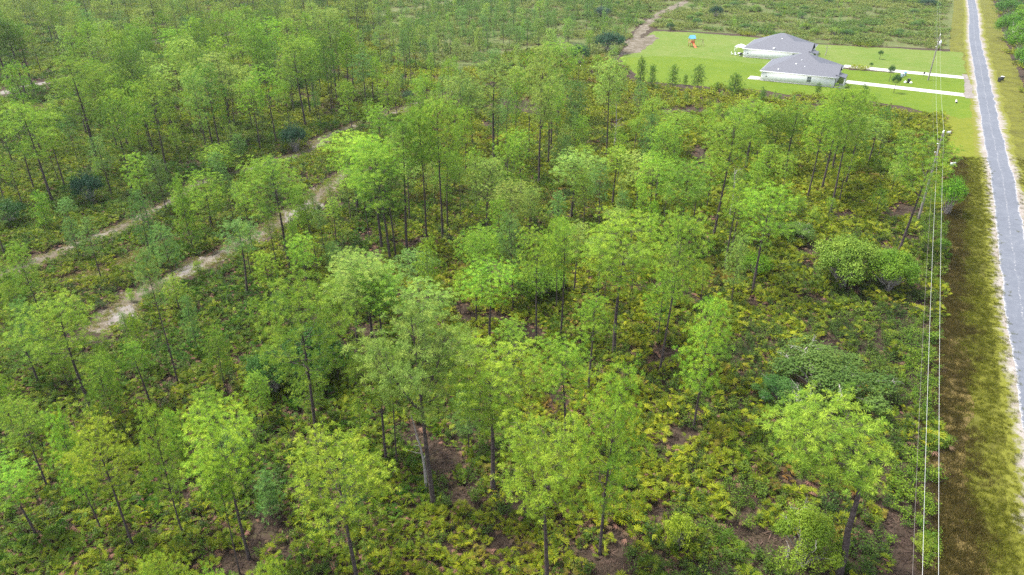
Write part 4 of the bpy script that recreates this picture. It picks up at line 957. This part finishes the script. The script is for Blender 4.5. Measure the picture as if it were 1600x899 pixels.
for (poly_px, n, lab, grp, sd) in (([(1030, 0), (1490, 0), (1500, 66), (1280, 62), (1150, 50), (1045, 42)], 62, '%s low bush from the left in the %s row behind the houses', 'bushes behind the houses', 1), ([(600, 0), (1000, 0), (990, 40), (900, 60), (700, 100), (600, 70)], 30, '%s low bush from the left in the %s row of the far left scrub', 'bushes of the far left scrub', 2)):
    poly = gp(*poly_px); k = 0; its = []
    while k < n:
        X, Y = rs.uniform(-120, 260), rs.uniform(200, 400)
        if not in_poly([X], [Y], poly)[0] or not clear_of(np.array([X]), np.array([Y]), 12, 1)[0]: continue
        pr = BL[3 + k % 2]; R = rs.uniform(1.0, 2.6); t = thing('scrub_bush', lab, 'bush', (X, Y, 0), rs.rand() * 6, grp, (R / 1.2, R / 1.2, R / 1.3))
        obj('trunk', pr['wood'], t); c = obj('crown', pr['crown'], t); f = rs.rand(); c.color = (.07 + .12 * f, .16 + .13 * f, .03 + .02 * rs.rand(), 1); its.append(t); k += 1
    label_rows(its, max(2, n // 15), lab)

# ------------------------------------------------------------------ houses
def frame(name, label, cat, origin, ang, group=None): return thing(name, label, cat, (origin[0], origin[1], 0), ang, group)
def poly_obj(name, V, F, mat, parent):
    me = bpy.data.meshes.new(name); me.from_pydata([tuple(v) for v in V], [], F); me.update(); me.materials.append(mat); return obj(name, me, parent)
def boxo(name, lo, hi, mat, parent, bevel=0):
    mb = MB(); mb.box(lo, hi); o = obj(name, mb.mesh(name, [mat]), parent)
    if bevel: m = o.modifiers.new('b', 'BEVEL'); m.width = bevel; m.segments = 2
    return o
def house(name, label, origin, W, D, wing, vents, win, patio):
    """x runs along the wall that faces the wood, y to the back; the street is on the +x side"""
    t = frame(name, label, 'house', origin, -RA, 'houses on the lawn'); ov, ez = .45, 2.6; pk = 6.7
    body = MB(); body.box((0, 0, 0), (W, D, ez)); obj('wall', body.mesh('house_wall', [M['wall']]), t)
    boxo('foundation', (-.04, -.04, 0), (W + .04, D + .04, .22), M['concrete'], t)
    x0, x1, y0, y1 = -ov, W + ov, -ov, D + ov; th = .14; r0, r1 = W / 2 - .6, W / 2 + .6; yr = D / 2
    roofs = [[(x0, y0, ez), (x1, y0, ez), (r1, yr, pk), (r0, yr, pk)], [(x1, y1, ez), (x0, y1, ez), (r0, yr, pk), (r1, yr, pk)], [(x0, y1, ez), (x0, y0, ez), (r0, yr, pk)], [(x1, y0, ez), (x1, y1, ez), (r1, yr, pk)]]
    rf = None
    for q in roofs:
        o = poly_obj('roof_plane', [(a, b, c + th) for a, b, c in q], [list(range(len(q)))], M['roof'], t); rf = rf or o
    for nm, lo, hi in (('fascia', (x0, y0 - .03, ez - .08), (x1, y0, ez + th + .02)), ('fascia', (x0, y1, ez - .08), (x1, y1 + .03, ez + th + .02)), ('fascia', (x0 - .03, y0, ez - .08), (x0, y1, ez + th + .02)), ('fascia', (x1, y0, ez - .08), (x1 + .03, y1, ez + th + .02))): boxo(nm, lo, hi, M['trim'], t)
    boxo('soffit', (x0, y0, ez - .06), (x1, y1, ez - .02), M['trim'], t)
    slope = (pk - ez) / (yr - y0)
    if wing:                                               # a gable wing towards the street, flush with the side wall
        rh = 5.0; dy = (rh - ez) / slope; xa, xb = W * .62, x1 + .25
        for q in ([(xa, y0, ez), (xb, y0, ez), (xb, y0 + dy, rh), (xa, y0 + dy, rh)], [(xb, y0 + 2 * dy, ez), (xa, y0 + 2 * dy, ez), (xa, y0 + dy, rh), (xb, y0 + dy, rh)]):
            poly_obj('roof_plane', [(a, b, c + th + .03) for a, b, c in q], [list(range(4))], M['roof'], t)
        poly_obj('gable', [(W + .02, y0 + .3, ez + .1), (W + .02, y0 + 2 * dy - .3, ez + .1), (W + .02, y0 + dy, rh + .05)], [[0, 1, 2]], M['trim'], t)
        p0 = W; pw = 2.6                                   # street porch
        q = [(p0, .2, ez + .75), (p0 + pw, .2, ez + .15), (p0 + pw, 5.2, ez + .15), (p0, 5.2, ez + .75)]
        poly_obj('porch_roof', q + [(a, b, c - .15) for a, b, c in q], [[0, 1, 2, 3], [7, 6, 5, 4], [0, 4, 5, 1], [1, 5, 6, 2], [2, 6, 7, 3]], M['roof'], t)
        for yy in (.4, 2.7, 4.9): boxo('porch_post', (p0 + pw - .35, yy, 0), (p0 + pw - .17, yy + .18, ez + .05), M['trim'], t)
        boxo('porch_floor', (p0 + .02, .1, 0), (p0 + pw + .1, 5.3, .14), M['concrete'], t)
        d = boxo('door', (W + .01, 1.9, .15), (W + .06, 2.9, 2.25), M['dark'], t); boxo('handle', (W + .06, 2.72, 1.1), (W + .1, 2.78, 1.2), M['metal'], d)
    g = boxo('garage_door', (W + .01, D * .55, .05), (W + .06, D * .55 + 4.9, 2.2), M['door'], t)
    for i in range(4): boxo('panel', (W + .06, D * .55 + .1, .12 + i * .52), (W + .075, D * .55 + 4.8, .12 + i * .52 + .46), M['door'], g)
    for (wx, wz, ww, wh) in win:
        w = boxo('window', (wx - ww / 2, -.035, wz), (wx + ww / 2, .0, wz + wh), M['glass'], t)
        for lo, hi in (((wx - ww / 2 - .09, -.07, wz - .09), (wx + ww / 2 + .09, -.02, wz)), ((wx - ww / 2 - .09, -.07, wz + wh), (wx + ww / 2 + .09, -.02, wz + wh + .09)), ((wx - ww / 2 - .09, -.065, wz), (wx - ww / 2, -.02, wz + wh)), ((wx + ww / 2, -.065, wz), (wx + ww / 2 + .09, -.02, wz + wh)), ((wx - ww / 2, -.06, wz + wh / 2 - .03), (wx + ww / 2, -.025, wz + wh / 2 + .03)), ((wx - .02, -.055, wz), (wx + .02, -.03, wz + wh))): boxo('frame', lo, hi, M['trim'], w)
    boxo('wall_vent', (1.2, -.08, 1.15), (1.5, -.02, 1.4), M['dark'], t)
    for (vx, vy, vs, nm) in vents:
        z = ez + th + slope * (vy - y0); boxo(nm, (vx - vs / 2, vy - vs / 2, z - .15), (vx + vs / 2, vy + vs / 2, z + vs * .7), M['white'] if nm == 'roof_vent' else M['metal'], t)
    if patio: boxo('patio_slab', (-3.6, .3, 0), (-.05, 4.6, .11), M['concrete'], t)
    return t
ang = -RA
OA, OB = np.array(G(1188, 126)), np.array(G(1160.7, 89.4))
house('near_house', 'white single-storey house with grey hip roof, nearer to the wood', OA, 19.0, 17.5, True, [(4.2, .7, .34, 'roof_vent'), (8.2, 3.6, .34, 'roof_vent'), (9.3, 5.4, .25, 'vent_pipe'), (10.6, 2.9, .22, 'vent_pipe')], [(12.6, .85, .95, 1.35)], True)
house('far_house', 'white single-storey house with grey hip roof, farther one behind the first', OB, 19.4, 18.0, True, [(9.0, .6, .55, 'roof_vent'), (10.2, 5.8, .3, 'vent_pipe')], [(15.4, .85, .95, 1.35)], False)
def HB(x, y): return OB + E2 * x + E1 * y
# patio things left of the far house
c = HB(-2.2, 6.0); t = thing('patio_canopy', 'white pitched canopy on posts at the back of the far house', 'canopy', (c[0], c[1], 0), ang)
poly_obj('canopy_roof', [(-1.7, -1.6, 2.2), (1.7, -1.6, 2.2), (1.7, 1.6, 2.2), (-1.7, 1.6, 2.2), (0, 0, 3.0)], [[0, 1, 4], [1, 2, 4], [2, 3, 4], [3, 0, 4], [3, 2, 1, 0]], M['white'], t)
for a in (-1.55, 1.55):
    for b in (-1.45, 1.45): boxo('post', (a - .05, b - .05, 0), (a + .05, b + .05, 2.2), M['white'], t)
for i, (ox, oy, r, lb) in enumerate(((-2.6, 1.2, .3, 'white garden chair nearest the far house corner'), (-3.9, 1.9, 1.4, 'white garden chair farther out on the lawn'))):
    c = HB(ox, oy); t = thing('garden_chair', lb, 'chair', (c[0], c[1], 0), r, 'garden chairs')
    boxo('seat', (-.3, -.3, .38), (.3, .3, .44), M['white'], t); boxo('backrest', (-.3, .25, .44), (.3, .31, 1.0), M['white'], t)
    for a in (-.28, .22):
        for b in (-.28, .22): boxo('leg', (a, b, 0), (a + .06, b + .06, .38), M['white'], t)
c = HB(-1.5, 2.2); t = thing('garden_table', 'white round garden table by the far house', 'table', (c[0], c[1], 0), 0)
mb = MB(); mb.tube([(0, 0, .70), (0, 0, .76)], .75, 16, cap=True); obj('tabletop', mb.mesh('tabletop', [M['white']]), t)
mb = MB(); mb.tube([(0, 0, 0), (0, 0, .7)], .06, 8, cap=True); obj('leg', mb.mesh('table_leg', [M['white']]), t)
mb = MB(); mb.tube([(0, 0, 0), (0, 0, .05)], .32, 12, cap=True); obj('base', mb.mesh('table_base', [M['white']]), t)
c = HB(.0, -1.0); c = HB(-.9, .6); t = thing('barbecue', 'dark barbecue at the corner of the far house', 'barbecue', (c[0], c[1], 0), .4)
boxo('body', (-.5, -.28, .55), (.5, .28, .85), M['dark'], t, .04); boxo('lid', (-.48, -.26, .85), (.48, .26, 1.12), M['dark'], t, .1)
for a in (-.44, .38):
    for b in (-.24, .18): boxo('leg', (a, b, 0), (a + .06, b + .06, .55), M['metal'], t)
boxo('side_shelf', (.5, -.24, .78), (.95, .24, .82), M['metal'], t)
c = OA + E2 * 3.2 + E1 * 18.3; t = thing('air_conditioner', 'dark boxy air conditioner between the two houses', 'air conditioner', (c[0], c[1], 0), ang)
boxo('body', (-.45, -.45, .08), (.45, .45, .95), M['dark'], t, .03); boxo('base', (-.55, -.55, 0), (.55, .55, .08), M['concrete'], t); mb = MB(); mb.tube([(0, 0, .95), (0, 0, .99)], .36, 14, cap=True); obj('fan_grille', mb.mesh('fan_grille', [M['metal']]), t)

# playset on the back lawn
X, Y = G(1080, 73); t = thing('playset', 'red and blue climbing tower with slide on the back lawn', 'playset', (X, Y, 0), .25)
for a in (-.75, .65):
    for b in (-.75, .65): boxo('post', (a, b, 0), (a + .12, b + .12, 2.9), M['red'], t)
boxo('platform', (-.8, -.8, 1.3), (.8, .8, 1.42), M['timber'], t)
poly_obj('canopy', [(-.95, -.95, 2.75), (.95, -.95, 2.75), (.95, .95, 2.75), (-.95, .95, 2.75), (-.95, 0, 3.75), (.95, 0, 3.75)], [[0, 1, 5, 4], [2, 3, 4, 5], [1, 2, 5], [3, 0, 4]], M['blue'], t)
for i in range(4): boxo('panel_board', (-.7 + i * .36, -.82, 1.42), (-.42 + i * .36, -.77, 2.2), M['red'], t)
q = np.linspace(0, 1, 8); sl = MB(); Vv = []
for s_ in q: zz = 1.4 * (1 - s_) ** 1.3 + .12; Vv += [(-.34, -.85 - 2.3 * s_, zz + .18), (-.3, -.85 - 2.3 * s_, zz), (.3, -.85 - 2.3 * s_, zz), (.34, -.85 - 2.3 * s_, zz + .18)]
poly_obj('slide', Vv, [[i * 4 + j, i * 4 + j + 1, i * 4 + j + 5, i * 4 + j + 4] for i in range(7) for j in range(3)], M['red'], t)
boxo('swing_beam', (.8, -.06, 2.15), (4.3, .06, 2.27), M['timber'], t)
for b in (-.9, .9): mb = MB(); mb.tube([(4.25, b, 0), (4.2, 0, 2.2)], .06, 6); obj('swing_leg', mb.mesh('swing_leg', [M['timber']]), t)
for a in (1.8, 3.1):
    sw = boxo('swing_seat', (a - .22, -.1, .5), (a + .22, .1, .54), M['dark'], t)
    for b in (-.2, .2): mb = MB(); mb.tube([(a + b, 0, .54), (a + b, 0, 2.16)], .015, 4); obj('chain', mb.mesh('chain', [M['metal']]), sw)

# small trees on the front lawns
for (bx, by, ty, hw, wh, lb) in ((1374, 93, 78, 5, 3, 'slim young tree on the far front lawn above the upper driveway'), (1360, 108, 97, 3.5, 4, 'tiny young tree beside the upper driveway'), (1389, 128, 100, 6, 3, 'taller slim garden tree between the driveways'), (1396, 146, 113, 8, 4, 'dark garden tree standing over the lower driveway')):
    X, Y = G(bx, by); h = height_at(Y, ty); R = hw * depth(Y, 1) / FPX; pr = BL[wh]
    t = thing('garden_tree', lb, 'tree', (X, Y, 0), 0, 'young garden trees'); mb = MB(); mb.tube([(0, 0, 0), (.04, 0, h * .4), (0, .03, h * .85)], [.07, .05, .03], 6); obj('trunk', mb.mesh('garden_trunk', [M['bark']], True), t)
    c = obj('crown', pr['crown'], t, (0, 0, h * .28)); c.scale = (R / 1.2, R / 1.2, h * .72 / (pr['H'] * .95)); c.color = (.06, .14, .03, 1)

# bins, meter boxes and signs
def bin_(px, label, mat, rz, lidmat=None):
    X, Y = G(*px); t = thing('wheeled_bin', label, 'bin', (X, Y, 0), rz, 'wheeled bins')
    poly_obj('body', [(-.26, -.3, .06), (.26, -.3, .06), (.26, .3, .06), (-.26, .3, .06), (-.32, -.38, 1.05), (.32, -.38, 1.05), (.32, .38, 1.05), (-.32, .38, 1.05)], [[0, 3, 2, 1], [0, 1, 5, 4], [1, 2, 6, 5], [2, 3, 7, 6], [3, 0, 4, 7], [4, 5, 6, 7]], mat, t)
    l_ = boxo('lid', (-.34, -.42, 1.05), (.34, .4, 1.12), lidmat or mat, t, .02); boxo('handle', (-.25, .41, 1.0), (.25, .46, 1.04), mat, t)
    for a in (-.3, .24): mb = MB(); mb.tube([(a, .3, .12), (a + .06, .3, .12)], .12, 10, cap=True); obj('wheel', mb.mesh('bin_wheel', [M['dark']]), t)
bin_((1409, 121), 'pale grey-blue bin by the upper driveway', M['greyblue'], .4, M['white'])
bin_((1413, 119), 'blue-lidded bin beside the pale one at the upper driveway', M['greyblue'], .2, M['blue'])
bin_((1419, 130), 'dark bin on the grass between the driveways', M['dark'], 1.2)
bin_((1561, 128), 'black bin on the verge across the road', M['dark'], .5)
bin_((1565, 126), 'black bin with white lid on the verge across the road', M['dark'], .3, M['white'])
for (px, lb) in (((1423, 131), 'white sack on the grass beside the dark bin'), ((1414, 130), 'white sack left of the dark bin between the driveways')):
    X, Y = G(*px); mb = MB(); q = np.linspace(0, 1, 6); mb.tube(np.stack([0 * q, 0 * q, .02 + .55 * q], 1), [.28, .36, .36, .28, .12, .1], 9, cap=True); o = obj('rubbish_sack', mb.mesh('sack', [M['white']], True), None, (X, Y, .05)); tag(o, lb, 'sack', 'white sacks')
X, Y = G(1443, 119); t = thing('meter_box', 'small dark meter box near the far power pole', 'meter box', (X, Y, 0), .3); boxo('post', (-.05, -.05, 0), (.05, .05, .9), M['timber'], t); boxo('box', (-.22, -.12, .55), (.22, .12, 1.1), M['dark'], t, .02)
for i, ((bx, by), w, lb) in enumerate((((1481, 212), .55, 'upper white placard on stakes at the ditch edge'), ((1487.5, 261.5), .62, 'lower white placard on stakes at the ditch edge'))):
    X, Y = G(bx, by); t = thing('roadside_placard', lb, 'placard', (X, Y, 0), .25, 'white placards by the ditch')
    boxo('board', (-w, -.015, .28), (w, .015, .95), M['white'], t)
    for a in (-w * .8, w * .8): boxo('stake', (a - .03, .018, 0), (a + .03, .05, 1.0), M['timber'], t)
X, Y = G(1494, 160); t = thing('culvert_pipe', 'short white culvert pipe by the lower driveway end', 'pipe', (X, Y, .12), 0); d_ = E1 * 1.2
mb = MB(); mb.tube([(-d_[0], -d_[1], .06), (d_[0], d_[1], .06)], .22, 12, cap=False); obj('pipe', mb.mesh('pipe', [M['concrete']], True), t); mb = MB(); mb.tube([(d_[0] * .9, d_[1] * .9, .06), (d_[0], d_[1], .06)], .27, 12); obj('collar', mb.mesh('collar', [M['concrete']], True), t)

# ------------------------------------------------------------------ power line
PN, PF = np.array(G(1434, 345)), np.array(G(1450, 125.8)); HN, HF = 14.0, 12.0
P0 = PN - (PF - PN) * 1.0 - E2 * .4
def pole(at, h, label, transformer):
    t = thing('power_pole', label, 'power pole', (at[0], at[1], 0), -RA, 'power poles'); q = np.linspace(0, 1, 6)
    mb = MB(); mb.tube(np.stack([0 * q, 0 * q, h * q], 1), .19 - .06 * q, 10, cap=True); obj('pole', mb.mesh('pole', [M['pole']], True), t)
    mb = MB(); mb.tube([(0, 0, h), (0, 0, h + .12), (0, 0, h + .2), (0, 0, h + .34)], [.09, .14, .08, .11], 10, cap=True); obj('insulator', mb.mesh('insulator', [M['white']], True), t)
    boxo('bracket', (-.42, -.04, h - 1.74), (-.12, .04, h - 1.66), M['metal'], t); boxo('bracket', (-.42, -.04, h - 3.04), (-.12, .04, h - 2.96), M['metal'], t)
    if transformer:
        mb = MB(); mb.tube([(.5, 0, h - 2.6), (.5, 0, h - 2.55), (.5, 0, h - 1.55), (.5, 0, h - 1.45)], [.26, .32, .32, .2], 12, cap=True); o = obj('transformer', mb.mesh('transformer', [M['metal']], True), t)
        for a in (-.12, .12): mb = MB(); mb.tube([(.5 + a, 0, h - 1.45), (.5 + a, 0, h - 1.15)], [.06, .04], 8, cap=True); obj('bushing', mb.mesh('bushing', [M['white']], True), o)
pole(PF, HF, 'farther power pole with a transformer between the driveways', True)
pole(PN, HN, 'nearer grey power pole standing in the bushes by the ditch', False)
ends = [P0 - (PF - PN), P0, PN, PF, PF + (PF - PN)]; hts = [HN, HN, HN, HF, HF]
for nm, dz, dx, sag, rad, lb in (('power_line', .34, 0.0, 1.0, .010, 'top bright power wire running along the ditch over the poles'), ('power_line', -1.7, -.25, 1.15, .011, 'middle bright wire under the top one on the same poles'), ('power_line', -3.0, -.42, 1.4, .007, 'lowest thin dull wire on the power poles')):
    pts = []
    for (a, ha), (b, hb) in zip(list(zip(ends, hts))[:-1], list(zip(ends, hts))[1:]):
        for s_ in np.linspace(0, 1, 30, endpoint=False):
            p = a + (b - a) * s_ + E2 * dx; pts.append((p[0], p[1], ha + (hb - ha) * s_ + dz - 4 * sag * s_ * (1 - s_)))
    mb = MB(); mb.tube(np.array(pts), rad, 5); o = obj(nm, mb.mesh('wire', [M['pole' if 'dull' in lb else 'wire']], True)); tag(o, lb, 'wire', 'wires along the road')

# ------------------------------------------------------------------ air
HAZE = .00009
if HAZE:
    mb = MB(); mb.box((-700, -60, -1), (700, 900, 47)); me = mb.mesh('haze', []); o = obj('haze', me); o['kind'] = 'stuff'; tag(o, 'thin pale summer haze lying over the woods', 'haze')
    m = bpy.data.materials.new('haze_air'); m.use_nodes = True; n = m.node_tree.nodes; n.remove(n['Principled BSDF'])
    v = n.new('ShaderNodeVolumePrincipled'); v.inputs['Density'].default_value = HAZE; v.inputs['Color'].default_value = (.86, .93, .95, 1); v.inputs['Anisotropy'].default_value = .2
    m.node_tree.links.new(v.outputs[0], n['Material Output'].inputs['Volume']); me.materials.append(m); o.visible_shadow = True
